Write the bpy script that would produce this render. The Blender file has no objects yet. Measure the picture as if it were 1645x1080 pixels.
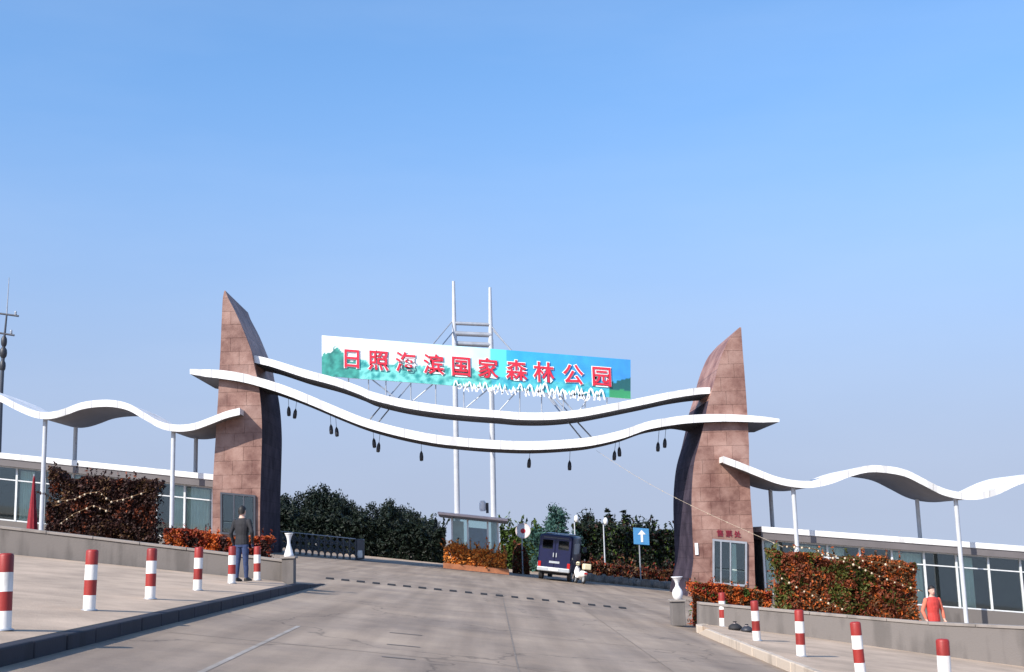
import bpy, bmesh, math, random
from mathutils import Vector, Matrix, noise

SC = bpy.context.scene
C = SC.collection
R = math.radians

# ------------------------------------------------------------------ camera
IW, IH, F = 1645.0, 1080.0, 1934.0
HC = 1.65                       # eye height above the road
YAW, PITCH, ROLL = R(1.5), R(9.74), R(1.6)
cF = Vector((math.sin(YAW)*math.cos(PITCH), math.cos(YAW)*math.cos(PITCH), math.sin(PITCH)))
r0 = Vector((math.cos(YAW), -math.sin(YAW), 0)); u0 = r0.cross(cF)
cU = u0*math.cos(ROLL) + r0*math.sin(ROLL)
cR = r0*math.cos(ROLL) - u0*math.sin(ROLL)
cam = bpy.data.cameras.new('camera'); cam.sensor_width = 36; cam.lens = F/IW*36; cam.clip_end = 6000; cam.clip_start = .1
camo = bpy.data.objects.new('camera', cam); C.objects.link(camo)
m3 = Matrix((cR, cU, -cF)).transposed(); camo.matrix_world = Matrix.Translation((0, 0, HC)) @ m3.to_4x4()
SC.camera = camo

# ------------------------------------------------------------------ sky, sun, exposure
SUN_EL, SUN_AZ = R(37), R(224)          # azimuth from +Y clockwise: behind the camera, to the left
w = bpy.data.worlds.new('World'); SC.world = w; w.use_nodes = True
nt = w.node_tree; bg = nt.nodes['Background']
sky = nt.nodes.new('ShaderNodeTexSky'); sky.sky_type = 'NISHITA'; sky.sun_disc = False
sky.sun_elevation = SUN_EL; sky.sun_rotation = SUN_AZ
sky.air_density = 1.0; sky.dust_density = 0.6; sky.ozone_density = 2.5; sky.altitude = 0
# sample the sky a little above the true direction (no yellow rim), deepen its blue, and fade to lavender air near the horizon
tc = nt.nodes.new('ShaderNodeTexCoord'); sx = nt.nodes.new('ShaderNodeSeparateXYZ'); cx = nt.nodes.new('ShaderNodeCombineXYZ')
zm = nt.nodes.new('ShaderNodeMath'); zm.operation = 'MAXIMUM'; zm.inputs[1].default_value = 0
za = nt.nodes.new('ShaderNodeMath'); za.operation = 'MULTIPLY_ADD'; za.inputs[1].default_value = .72; za.inputs[2].default_value = .15
WL = nt.links.new
WL(tc.outputs['Generated'], sx.inputs[0]); WL(sx.outputs[2], zm.inputs[0]); WL(zm.outputs[0], za.inputs[0])
WL(sx.outputs[0], cx.inputs[0]); WL(sx.outputs[1], cx.inputs[1]); WL(za.outputs[0], cx.inputs[2])
vn = nt.nodes.new('ShaderNodeVectorMath'); vn.operation = 'NORMALIZE'; WL(cx.outputs[0], vn.inputs[0]); WL(vn.outputs[0], sky.inputs[0])
hs = nt.nodes.new('ShaderNodeHueSaturation'); hs.inputs['Saturation'].default_value = 1.16; hs.inputs['Value'].default_value = 1.29; WL(sky.outputs[0], hs.inputs['Color'])
rp = nt.nodes.new('ShaderNodeValToRGB'); rp.color_ramp.elements[0].color = (.92, .92, .92, 1); rp.color_ramp.elements[1].color = (0, 0, 0, 1); rp.color_ramp.elements[1].position = .4
rp.color_ramp.interpolation = 'EASE'; WL(zm.outputs[0], rp.inputs[0])
hz = nt.nodes.new('ShaderNodeMix'); hz.data_type = 'RGBA'; hz.inputs[7].default_value = (2.3, 2.53, 3.28, 1); WL(rp.outputs[0], hz.inputs[0]); WL(hs.outputs[0], hz.inputs[6])
cn = nt.nodes.new('ShaderNodeTexNoise'); cn.inputs['Scale'].default_value = 2.2; cn.inputs['Detail'].default_value = 6; cn.inputs['Roughness'].default_value = .55
cm = nt.nodes.new('ShaderNodeMapping'); cm.inputs['Scale'].default_value = (1, 1, 4.5); WL(tc.outputs['Generated'], cm.inputs[0]); WL(cm.outputs[0], cn.inputs['Vector'])
cr = nt.nodes.new('ShaderNodeValToRGB'); cr.color_ramp.elements[0].position = .42; cr.color_ramp.elements[1].position = .75
cr.color_ramp.elements[0].color = (0, 0, 0, 1); cr.color_ramp.elements[1].color = (.09, .09, .09, 1); WL(cn.outputs[0], cr.inputs[0])
vl = nt.nodes.new('ShaderNodeMix'); vl.data_type = 'RGBA'; vl.inputs[7].default_value = (3.9, 4.5, 5.6, 1); WL(cr.outputs[0], vl.inputs[0]); WL(hz.outputs[2], vl.inputs[6])   # thin high veil
WL(vl.outputs[2], bg.inputs[0]); bg.inputs[1].default_value = 0.14
sl = bpy.data.lights.new('sun', 'SUN'); sl.energy = 4.4; sl.angle = R(.5); sl.color = (1, .93, .84)
so = bpy.data.objects.new('sun', sl); C.objects.link(so)
sd = Vector((math.sin(SUN_AZ)*math.cos(SUN_EL), math.cos(SUN_AZ)*math.cos(SUN_EL), math.sin(SUN_EL)))
so.rotation_euler = sd.to_track_quat('Z', 'Y').to_euler()
SC.view_settings.view_transform = 'Standard'; SC.view_settings.look = 'None'
SC.view_settings.exposure = 0.5; SC.view_settings.gamma = 1.0
SC.render.engine = 'CYCLES'

# ------------------------------------------------------------------ geometry helpers
S = 0.127                               # the whole site falls to the right by this much per metre
def gz(x, h=0): return -S*x + h
def ray(u, v): return cF + cR*((u-IW/2)/F) + cU*((IH/2-v)/F)
def at(u, v, Y):                        # the point seen at pixel u,v that lies Y metres down the road
    d = ray(u, v); return Vector((0, 0, HC)) + d*(Y/d.y)
def onground(u, v, h=0):
    d = ray(u, v); t = (h-HC)/(d.z+S*d.x); return Vector((0, 0, HC)) + d*t
def gx(u, Y, h=0):                      # the ground point at depth Y in image column u (v solved)
    lo, hi = 500.0, 2500.0
    for _ in range(50):
        mid = (lo+hi)/2; p = at(u, mid, Y)
        if p.z > gz(p.x, h): lo = mid
        else: hi = mid
    return at(u, (lo+hi)/2, Y)

class MB:
    def __init__(s): s.v = []; s.f = []; s.m = []; s.smooth = []
    def add(s, vs, fs, mi=0, sm=False):
        b = len(s.v); s.v += [tuple(p) for p in vs]
        for q in fs: s.f.append(tuple(i+b for i in q)); s.m.append(mi); s.smooth.append(sm)
        return s
    def box(s, c, d, mi=0, rz=0, sh=0, mat=None):     # centre, size; sh: z falls by sh per metre of x
        vs = []
        for dx in (-.5, .5):
            for dy in (-.5, .5):
                for dz in (-.5, .5):
                    p = Vector((dx*d[0], dy*d[1], dz*d[2]))
                    if rz: p.rotate(Matrix.Rotation(rz, 3, 'Z'))
                    if mat: p = mat @ p
                    p.z -= sh*p.x
                    vs.append(p+Vector(c))
        return s.add(vs, [(0,1,3,2),(4,6,7,5),(0,4,5,1),(2,3,7,6),(0,2,6,4),(1,5,7,3)], mi)
    def hexa(s, p, mi=0):                              # eight points: bottom ring 0-3, top ring 4-7
        return s.add(p, [(3,2,1,0),(4,5,6,7),(0,1,5,4),(1,2,6,5),(2,3,7,6),(3,0,4,7)], mi)
    def tube(s, a, b, ra, rb=None, n=10, mi=0, cap=True, sm=True):
        a, b = Vector(a), Vector(b); rb = ra if rb is None else rb
        z = (b-a).normalized(); x = z.orthogonal().normalized(); y = z.cross(x)
        vs = []
        for c, r in ((a, ra), (b, rb)):
            for k in range(n):
                t = 2*math.pi*k/n; vs.append(c+x*(r*math.cos(t))+y*(r*math.sin(t)))
        s.add(vs, [(k, (k+1) % n, n+(k+1) % n, n+k) for k in range(n)], mi, sm)
        if cap: s.add(vs, [tuple(range(n))[::-1], tuple(range(n, 2*n))], mi)
        return s
    def path(s, pts, r, n=6, mi=0):
        for a, b in zip(pts[:-1], pts[1:]): s.tube(a, b, r, r, n, mi)
        return s
    def lathe(s, c, prof, n=20, mi=0, sm=True, sx=1, sy=1):
        vs = []; c = Vector(c)
        for r, z in prof:
            for k in range(n):
                t = 2*math.pi*k/n; vs.append(c+Vector((r*sx*math.cos(t), r*sy*math.sin(t), z)))
        fs = []
        for j in range(len(prof)-1):
            for k in range(n): fs.append((j*n+k, j*n+(k+1) % n, (j+1)*n+(k+1) % n, (j+1)*n+k))
        s.add(vs, fs, mi, sm)
        L = len(prof)-1
        s.add(vs, [tuple(range(n))[::-1], tuple(range(L*n, L*n+n))], mi)
        return s
    def sheet(s, rows, mi=0, sm=False):                # grid of points
        n = len(rows[0]); vs = [p for r in rows for p in r]
        return s.add(vs, [(j*n+k, j*n+k+1, (j+1)*n+k+1, (j+1)*n+k) for j in range(len(rows)-1) for k in range(n-1)], mi, sm)
    def loft(s, rings, mi=0, sm=True):
        n = len(rings[0]); vs = [p for r in rings for p in r]
        s.add(vs, [(j*n+k, j*n+(k+1) % n, (j+1)*n+(k+1) % n, (j+1)*n+k) for j in range(len(rings)-1) for k in range(n)], mi, sm)
        L = len(rings)-1
        return s.add(vs, [tuple(range(n))[::-1], tuple(range(L*n, L*n+n))], mi, sm)
    def mesh(s, name, mats, off=None):
        me = bpy.data.meshes.new(name)
        o = Vector(off) if off else Vector((0, 0, 0))
        me.from_pydata([(p[0]-o.x, p[1]-o.y, p[2]-o.z) for p in s.v], [], s.f)
        for q in (mats if isinstance(mats, (list, tuple)) else [mats]): me.materials.append(q)
        me.polygons.foreach_set('material_index', s.m); me.polygons.foreach_set('use_smooth', s.smooth)
        me.update(); return me
    def build(s, name, mats, parent=None, world=True, bevel=0, recalc=True):
        off = None
        if parent is not None and world:
            off = ROOT[parent.name]
        me = s.mesh(name, mats, off)
        if recalc:
            bm = bmesh.new(); bm.from_mesh(me)
            bmesh.ops.recalc_face_normals(bm, faces=bm.faces); bm.to_mesh(me); bm.free()
        o = bpy.data.objects.new(name, me); C.objects.link(o)
        if bevel:
            b = o.modifiers.new('bevel', 'BEVEL'); b.width = bevel; b.segments = 2; b.limit_method = 'ANGLE'
        if parent is not None:
            o.parent = parent; ROOT[o.name] = ROOT.get(parent.name, Vector((0, 0, 0)))
        else: ROOT[o.name] = Vector((0, 0, 0))
        return o
ROOT = {}
def tag(o, label=None, cat=None, group=None, kind=None):
    if label: o['label'] = label
    if cat: o['category'] = cat
    if group: o['group'] = group
    if kind: o['kind'] = kind
    return o
def thing(name, label, cat, loc=(0, 0, 0), rot=(0, 0, 0), group=None):
    o = bpy.data.objects.new(name, None); C.objects.link(o); o.empty_display_size = .3
    o.location = loc; o.rotation_euler = rot; ROOT[o.name] = Vector(loc)
    return tag(o, label, cat, group)
def copy_tree(o, parent=None):
    c = o.copy(); C.objects.link(c); c.parent = parent
    if parent is not None: c.matrix_parent_inverse = o.matrix_parent_inverse.copy()
    for ch in list(o.children): copy_tree(ch, c)
    return c
def lerp(a, b, t): return a+(b-a)*t
def interp(tab, u):
    if u <= tab[0][0]: return tab[0][1]
    for (a, va), (b, vb) in zip(tab[:-1], tab[1:]):
        if u <= b: return lerp(va, vb, (u-a)/(b-a))
    return tab[-1][1]
def smooth_tab(tab, u):                                # Catmull-Rom through the table
    for i in range(len(tab)-1):
        if u <= tab[i+1][0] or i == len(tab)-2:
            x1, y1 = tab[i]; x2, y2 = tab[i+1]
            x0, y0 = tab[i-1] if i else (2*x1-x2, 2*y1-y2)
            x3, y3 = tab[i+2] if i+2 < len(tab) else (2*x2-x1, 2*y2-y1)
            m1 = (y2-y0)/(x2-x0); m2 = (y3-y1)/(x3-x1); h = x2-x1; t = (u-x1)/h
            return ((2*t**3-3*t*t+1)*y1+(t**3-2*t*t+t)*h*m1+(-2*t**3+3*t*t)*y2+(t**3-t*t)*h*m2)

# ------------------------------------------------------------------ materials
def nmat(name):
    m = bpy.data.materials.new(name); m.use_nodes = True
    return m, m.node_tree, m.node_tree.nodes['Principled BSDF']
def mat(name, col, rough=.6, var=.25, scale=3.0, metal=0, bump=0, bscale=40, spec=.5, coords='Object', col2=None, stretch=None, detail=6):
    m, t, p = nmat(name); L = t.links.new
    p.inputs['Roughness'].default_value = rough; p.inputs['Metallic'].default_value = metal
    p.inputs['Specular IOR Level'].default_value = spec
    if coords == 'World':
        co = t.nodes.new('ShaderNodeNewGeometry').outputs['Position']
    else: co = t.nodes.new('ShaderNodeTexCoord').outputs['Object']
    if stretch:
        mp = t.nodes.new('ShaderNodeMapping'); mp.inputs['Scale'].default_value = stretch; L(co, mp.inputs[0]); co = mp.outputs[0]
    n = t.nodes.new('ShaderNodeTexNoise'); n.inputs['Scale'].default_value = scale; n.inputs['Detail'].default_value = detail; n.inputs['Roughness'].default_value = .65
    L(co, n.inputs['Vector'])
    r = t.nodes.new('ShaderNodeValToRGB'); e = r.color_ramp.elements
    c2 = col2 or tuple(c*(1+var) for c in col)
    e[0].position = .3; e[1].position = .7
    e[0].color = (*[c*(1-var) for c in col], 1); e[1].color = (*c2, 1)
    L(n.outputs[0], r.inputs[0]); L(r.outputs[0], p.inputs['Base Color'])
    if bump:
        n2 = t.nodes.new('ShaderNodeTexNoise'); n2.inputs['Scale'].default_value = bscale; n2.inputs['Detail'].default_value = 4
        L(co, n2.inputs['Vector'])
        b = t.nodes.new('ShaderNodeBump'); b.inputs['Strength'].default_value = bump; b.inputs['Distance'].default_value = .02
        L(n2.outputs[0], b.inputs['Height']); L(b.outputs[0], p.inputs['Normal'])
    return m

def stained(name, col, rough, streak=.25, sc=1.2, bump=.3):
    """paint or concrete with broad dirt and vertical streaks"""
    m, t, p = nmat(name); L = t.links.new
    pos = t.nodes.new('ShaderNodeNewGeometry').outputs['Position']
    mp = t.nodes.new('ShaderNodeMapping'); mp.inputs['Scale'].default_value = (3, 3, .35); L(pos, mp.inputs[0])
    n1 = t.nodes.new('ShaderNodeTexNoise'); n1.inputs['Scale'].default_value = sc; n1.inputs['Detail'].default_value = 7; L(mp.outputs[0], n1.inputs['Vector'])
    n2 = t.nodes.new('ShaderNodeTexNoise'); n2.inputs['Scale'].default_value = sc*.6; n2.inputs['Detail'].default_value = 8; L(pos, n2.inputs['Vector'])
    mx = t.nodes.new('ShaderNodeMath'); mx.operation = 'ADD'; L(n1.outputs[0], mx.inputs[0]); L(n2.outputs[0], mx.inputs[1])
    r = t.nodes.new('ShaderNodeValToRGB'); e = r.color_ramp.elements
    e[0].position = .8; e[1].position = 1.15/1.2
    e[0].color = (*[c*(1-streak) for c in col], 1); e[1].color = (*col, 1)
    L(mx.outputs[0], r.inputs[0]); L(r.outputs[0], p.inputs['Base Color'])
    p.inputs['Roughness'].default_value = rough
    n3 = t.nodes.new('ShaderNodeTexNoise'); n3.inputs['Scale'].default_value = 30; L(pos, n3.inputs['Vector'])
    b = t.nodes.new('ShaderNodeBump'); b.inputs['Strength'].default_value = bump; b.inputs['Distance'].default_value = .01
    L(n3.outputs[0], b.inputs['Height']); L(b.outputs[0], p.inputs['Normal'])
    return m

def road_material():
    m, t, p = nmat('road_concrete'); L = t.links.new
    pos = t.nodes.new('ShaderNodeNewGeometry').outputs['Position']
    mp = t.nodes.new('ShaderNodeMapping'); mp.inputs['Scale'].default_value = (1, .06, 1); L(pos, mp.inputs[0])
    a = t.nodes.new('ShaderNodeTexNoise'); a.inputs['Scale'].default_value = 1.6; a.inputs['Detail'].default_value = 5; L(mp.outputs[0], a.inputs['Vector'])
    b = t.nodes.new('ShaderNodeTexNoise'); b.inputs['Scale'].default_value = .35; b.inputs['Detail'].default_value = 9; b.inputs['Roughness'].default_value = .7; L(pos, b.inputs['Vector'])
    c = t.nodes.new('ShaderNodeTexNoise'); c.inputs['Scale'].default_value = 55; c.inputs['Detail'].default_value = 3; L(pos, c.inputs['Vector'])
    ra = t.nodes.new('ShaderNodeValToRGB'); ra.color_ramp.elements[0].color = (.235, .182, .138, 1); ra.color_ramp.elements[1].color = (.355, .282, .218, 1)
    ra.color_ramp.elements[0].position = .32; ra.color_ramp.elements[1].position = .68
    L(a.outputs[0], ra.inputs[0])
    rb = t.nodes.new('ShaderNodeValToRGB'); rb.color_ramp.elements[0].color = (.74, .74, .76, 1); rb.color_ramp.elements[1].color = (1.14, 1.12, 1.08, 1)
    rb.color_ramp.elements[0].position = .35; rb.color_ramp.elements[1].position = .65
    L(b.outputs[0], rb.inputs[0])
    rc = t.nodes.new('ShaderNodeValToRGB'); rc.color_ramp.elements[0].color = (.8, .8, .8, 1); rc.color_ramp.elements[1].color = (1.15, 1.15, 1.15, 1)
    L(c.outputs[0], rc.inputs[0])
    m1 = t.nodes.new('ShaderNodeMix'); m1.data_type = 'RGBA'; m1.blend_type = 'MULTIPLY'; m1.inputs[0].default_value = 1
    L(ra.outputs[0], m1.inputs[6]); L(rb.outputs[0], m1.inputs[7])
    m2 = t.nodes.new('ShaderNodeMix'); m2.data_type = 'RGBA'; m2.blend_type = 'MULTIPLY'; m2.inputs[0].default_value = 1
    L(m1.outputs[2], m2.inputs[6]); L(rc.outputs[0], m2.inputs[7])
    # fine dark cracks wandering over the slab
    vo = t.nodes.new('ShaderNodeTexVoronoi'); vo.feature = 'DISTANCE_TO_EDGE'; vo.inputs['Scale'].default_value = .16
    wn = t.nodes.new('ShaderNodeTexNoise'); wn.inputs['Scale'].default_value = .8; wn.inputs['Detail'].default_value = 6; L(pos, wn.inputs['Vector'])
    ad = t.nodes.new('ShaderNodeVectorMath'); ad.operation = 'MULTIPLY_ADD'; L(wn.outputs[1], ad.inputs[0]); ad.inputs[1].default_value = (2.2, 2.2, 2.2); L(pos, ad.inputs[2])
    L(ad.outputs[0], vo.inputs['Vector'])
    rv = t.nodes.new('ShaderNodeValToRGB'); rv.color_ramp.elements[0].color = (.58, .58, .58, 1); rv.color_ramp.elements[1].color = (1, 1, 1, 1)
    rv.color_ramp.elements[0].position = .0; rv.color_ramp.elements[1].position = .007
    L(vo.outputs['Distance'], rv.inputs[0])
    m3_ = t.nodes.new('ShaderNodeMix'); m3_.data_type = 'RGBA'; m3_.blend_type = 'MULTIPLY'; m3_.inputs[0].default_value = 1
    L(m2.outputs[2], m3_.inputs[6]); L(rv.outputs[0], m3_.inputs[7])
    L(m3_.outputs[2], p.inputs['Base Color'])
    p.inputs['Roughness'].default_value = .8; p.inputs['Specular IOR Level'].default_value = .3
    bm = t.nodes.new('ShaderNodeBump'); bm.inputs['Strength'].default_value = .35; bm.inputs['Distance'].default_value = .01
    L(c.outputs[0], bm.inputs['Height']); L(bm.outputs[0], p.inputs['Normal'])
    return m

def granite(name, c1, c2, c3, slabs=False):
    """mottled cladding: blotches, fine speckle and thin panel joints"""
    m, t, p = nmat(name); L = t.links.new
    pos = t.nodes.new('ShaderNodeNewGeometry').outputs['Position']
    a = t.nodes.new('ShaderNodeTexNoise'); a.inputs['Scale'].default_value = .9; a.inputs['Detail'].default_value = 8; a.inputs['Roughness'].default_value = .62; L(pos, a.inputs['Vector'])
    r = t.nodes.new('ShaderNodeValToRGB'); e = r.color_ramp.elements
    e[0].position = .34; e[0].color = (*c1, 1); e[1].position = .66; e[1].color = (*c3, 1)
    k = e.new(.5); k.color = (*c2, 1)
    L(a.outputs[0], r.inputs[0])
    # panels differ from one another
    mp = t.nodes.new('ShaderNodeMapping'); mp.inputs['Rotation'].default_value = (R(90), 0, 0); L(pos, mp.inputs[0])
    br = t.nodes.new('ShaderNodeTexBrick'); br.inputs['Scale'].default_value = 1; br.inputs['Brick Width'].default_value = 1.0; br.inputs['Row Height'].default_value = .6
    br.inputs['Mortar Size'].default_value = .012; br.inputs['Color1'].default_value = (.82, .8, .8, 1); br.inputs['Color2'].default_value = (1.12, 1.1, 1.08, 1); br.inputs['Mortar'].default_value = (.55, .53, .52, 1)
    L(mp.outputs[0], br.inputs['Vector'])
    mx = t.nodes.new('ShaderNodeMix'); mx.data_type = 'RGBA'; mx.blend_type = 'MULTIPLY'; mx.inputs[0].default_value = .8
    L(r.outputs[0], mx.inputs[6]); L(br.outputs[0], mx.inputs[7])
    if slabs:                                                  # each slab has its own tone
        oi = t.nodes.new('ShaderNodeObjectInfo'); rr = t.nodes.new('ShaderNodeValToRGB'); rr.color_ramp.elements[0].color = (.88, .87, .87, 1); rr.color_ramp.elements[1].color = (1.1, 1.09, 1.08, 1)
        L(oi.outputs['Random'], rr.inputs[0]); L(rr.outputs[0], mx.inputs[7]); mx.inputs[0].default_value = 1
    L(mx.outputs[2], p.inputs['Base Color'])
    p.inputs['Roughness'].default_value = .55
    b = t.nodes.new('ShaderNodeTexNoise'); b.inputs['Scale'].default_value = 14; b.inputs['Detail'].default_value = 5; L(pos, b.inputs['Vector'])
    bu = t.nodes.new('ShaderNodeBump'); bu.inputs['Strength'].default_value = .4; bu.inputs['Distance'].default_value = .02
    L(b.outputs[0], bu.inputs['Height']); L(bu.outputs[0], p.inputs['Normal'])
    return m

def glass_mat(name, tint, refl=.22, rough=.03):
    m = bpy.data.materials.new(name); m.use_nodes = True; t = m.node_tree; t.nodes.clear(); L = t.links.new
    o = t.nodes.new('ShaderNodeOutputMaterial'); mx = t.nodes.new('ShaderNodeMixShader')
    tr = t.nodes.new('ShaderNodeBsdfTransparent'); tr.inputs[0].default_value = (*tint, 1)
    gl = t.nodes.new('ShaderNodeBsdfGlossy'); gl.inputs['Roughness'].default_value = rough; gl.inputs[0].default_value = (.9, .95, .95, 1)
    fr = t.nodes.new('ShaderNodeFresnel'); fr.inputs[0].default_value = 1.5
    ad = t.nodes.new('ShaderNodeMath'); ad.operation = 'ADD'; ad.inputs[1].default_value = refl; ad.use_clamp = True
    L(fr.outputs[0], ad.inputs[0]); L(ad.outputs[0], mx.inputs[0]); L(tr.outputs[0], mx.inputs[1]); L(gl.outputs[0], mx.inputs[2]); L(mx.outputs[0], o.inputs[0])
    return m

def leaf_mat(name, col, var=.35, rough=.55):
    m, t, p = nmat(name); L = t.links.new
    g = t.nodes.new('ShaderNodeNewGeometry')
    h = t.nodes.new('ShaderNodeTexNoise'); h.inputs['Scale'].default_value = 2.2; h.inputs['Detail'].default_value = 5; L(g.outputs['Position'], h.inputs['Vector'])
    ad = t.nodes.new('ShaderNodeMath'); ad.operation = 'MULTIPLY_ADD'; L(g.outputs['Random Per Island'], ad.inputs[0]); ad.inputs[1].default_value = .38; L(h.outputs[0], ad.inputs[2])
    sb = t.nodes.new('ShaderNodeMath'); sb.operation = 'SUBTRACT'; sb.inputs[1].default_value = .19; L(ad.outputs[0], sb.inputs[0])
    r = t.nodes.new('ShaderNodeValToRGB'); e = r.color_ramp.elements
    e[0].position = .2; e[1].position = .8
    e[0].color = (*[c*(1-var) for c in col], 1); e[1].color = (*[c*(1+var*1.3) for c in col], 1)
    L(sb.outputs[0], r.inputs[0]); L(r.outputs[0], p.inputs['Base Color'])
    p.inputs['Roughness'].default_value = rough; p.inputs['Specular IOR Level'].default_value = .25
    return m

def vcol_mat(name, rough=.45):
    m, t, p = nmat(name); a = t.nodes.new('ShaderNodeAttribute'); a.attribute_name = 'print'
    t.links.new(a.outputs[0], p.inputs['Base Color']); p.inputs['Roughness'].default_value = rough
    return m

M = {}
M['road'] = road_material()
M['earth'] = mat('dry_ground', (.26, .225, .19), .95, .25, .25, coords='World', bump=.4, bscale=12)
M['pave'] = mat('pavement_concrete', (.42, .32, .235), .9, .27, .8, coords='World', bump=.4, bscale=30, detail=9)
M['kerbR'] = stained('kerb_concrete', (.50, .42, .335), .85, .3, 1.2)
M['kerbL'] = stained('kerb_dark', (.022, .022, .032), .8, .35, 1.2)
M['wall'] = stained('wall_render', (.165, .147, .135), .9, .28, .9, .5)
M['coping'] = stained('wall_coping', (.26, .23, .205), .85, .25, 1.0, .4)
M['white'] = stained('white_paint', (.82, .81, .79), .45, .3, .9, .1)
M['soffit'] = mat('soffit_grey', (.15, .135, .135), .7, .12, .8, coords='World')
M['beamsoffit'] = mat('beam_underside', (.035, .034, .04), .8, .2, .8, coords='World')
M['steelw'] = mat('painted_steel', (.52, .54, .57), .4, .1, 2)
M['steel'] = mat('grey_steel', (.36, .38, .41), .4, .15, 2, metal=.3)
M['dark'] = mat('dark_steel', (.03, .032, .04), .5, .3, 5)
M['black'] = mat('black_rubber', (.018, .018, .02), .75, .3, 8)
M['granite'] = granite('red_granite', (.155, .062, .046), (.275, .140, .106), (.37, .215, .17))
M['slab'] = granite('granite_slab', (.15, .066, .05), (.265, .146, .114), (.36, .222, .18), slabs=True)
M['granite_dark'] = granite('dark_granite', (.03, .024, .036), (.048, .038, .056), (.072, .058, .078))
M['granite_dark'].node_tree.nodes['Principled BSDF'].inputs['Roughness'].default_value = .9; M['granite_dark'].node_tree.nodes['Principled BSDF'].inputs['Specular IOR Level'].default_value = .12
M['red'] = stained('red_paint', (.30, .024, .018), .5, .35, 3, .15)
M['bwhite'] = stained('bollard_white', (.80, .77, .72), .5, .22, 3, .15)
M['signred'] = mat('sign_red', (.62, .02, .045), .4, .05, 2)
M['letterred'] = mat('letter_red', (.22, .01, .03), .5, .1, 3)
M['signwhite'] = mat('sign_white', (.85, .85, .85), .4, .04, 2)
M['print'] = vcol_mat('banner_print')
M['glass'] = glass_mat('window_glass', (.86, .92, .90), .05)
M['carglass'] = glass_mat('car_glass', (.12, .14, .16), .15)
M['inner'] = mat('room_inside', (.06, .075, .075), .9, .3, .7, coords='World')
M['curtain'] = mat('curtain_cloth', (.80, .83, .74), .9, .12, 1.2)
M['frame'] = mat('white_frame', (.68, .70, .70), .4, .08, 3)
M['framed'] = mat('dark_frame', (.06, .065, .08), .4, .15, 3)
M['bluetruck'] = mat('blue_truck_paint', (.005, .007, .045), .35, .2, 3)
M['chrome'] = mat('dull_bumper', (.5, .53, .55), .35, .12, 4, metal=.4)
M['cream'] = mat('cream_plastic', (.78, .70, .45), .4, .08, 4)
M['vase'] = mat('white_ceramic', (.80, .78, .76), .35, .06, 3)
M['bark'] = mat('bark', (.10, .075, .055), .9, .35, 6, bump=.6, bscale=20)
M['leaf_dk'] = leaf_mat('leaf_dark_green', (.009, .016, .010), .5)
M['leaf_gr'] = leaf_mat('leaf_green', (.045, .075, .012), .5)
M['leaf_ol'] = leaf_mat('leaf_olive', (.068, .074, .014), .45)
M['leaf_bl'] = leaf_mat('leaf_bluegreen', (.03, .075, .06), .4)
M['leaf_red'] = leaf_mat('leaf_red', (.19, .026, .010), .5)
M['leaf_rbr'] = leaf_mat('leaf_red_brown', (.15, .036, .014), .5)
M['leaf_or'] = leaf_mat('leaf_orange', (.40, .088, .016), .45)
M['leaf_mar'] = leaf_mat('leaf_maroon', (.034, .013, .010), .6)
M['leaf_brn'] = leaf_mat('leaf_brown', (.10, .052, .022), .5)
M['flower'] = leaf_mat('flower_orange', (.70, .26, .05), .35)
M['bulb'] = mat('garland_bulb', (.55, .44, .30), .4, .1, 5)
M['skin'] = mat('skin', (.56, .36, .28), .55, .08, 8)
M['hair'] = mat('hair', (.012, .010, .009), .6, .3, 30)
M['jacket'] = mat('black_jacket', (.014, .014, .018), .8, .3, 9, bump=.3, bscale=25)
M['jeans'] = mat('blue_jeans', (.03, .05, .12), .9, .3, 12, bump=.3, bscale=60)
M['coat'] = mat('red_coat', (.55, .05, .04), .8, .18, 6, bump=.4, bscale=20)
M['sleeve'] = mat('pale_orange_sleeve', (.68, .17, .10), .8, .14, 8)
M['trous'] = mat('dark_trousers', (.03, .028, .03), .85, .3, 9)
M['shoe'] = mat('shoe', (.02, .018, .016), .5, .2, 6)
M['parasol'] = mat('red_canvas', (.24, .010, .02), .8, .2, 6, bump=.4, bscale=18)
M['signblue'] = mat('sign_blue', (.08, .28, .55), .4, .08, 2)
M['pink'] = mat('pink_board', (.74, .62, .61), .6, .1, 2)
M['taillight'] = mat('tail_light', (.45, .01, .01), .25, .05, 3)

rnd = random.Random(7)

# ------------------------------------------------------------------ the setting
def ground():
    mb = MB(); xs = [-2500, -400, -120, -60, -30, -12, 0, 12, 30, 60, 120, 400, 2500]; ys = [-60, 0, 30, 60, 120, 300, 900, 3500]
    mb.sheet([[Vector((x, y, gz(x, -.02))) for x in xs] for y in ys])
    tag(mb.build('ground', M['earth']), kind='structure')
ground()
KL, KR, KH = -4.72, 5.12, .18
def road():
    mb = MB()
    rows = []
    for y in (-15, 0, 10, 20, 30, 34, 40, 50, 60, 75, 90, 130, 300):
        a = -6 if y < 33 else -26; b = 7 if y < 33 else 26
        if y > 78: a, b = -9.5, 9.0
        rows.append([Vector((lerp(a, b, k/6), y, gz(lerp(a, b, k/6), 0))) for k in range(7)])
    mb.sheet(rows); tag(mb.build('road', M['road']), kind='structure')
    # far apron beyond the gate, paler and dusty
    mb = MB(); mb.sheet([[Vector((x, y, gz(x, .006))) for x in (-9.5, -4, 0, 4, 9)] for y in (78, 100, 160, 299)])
    tag(mb.build('far_road', M['pave']), kind='structure')
road()

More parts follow.
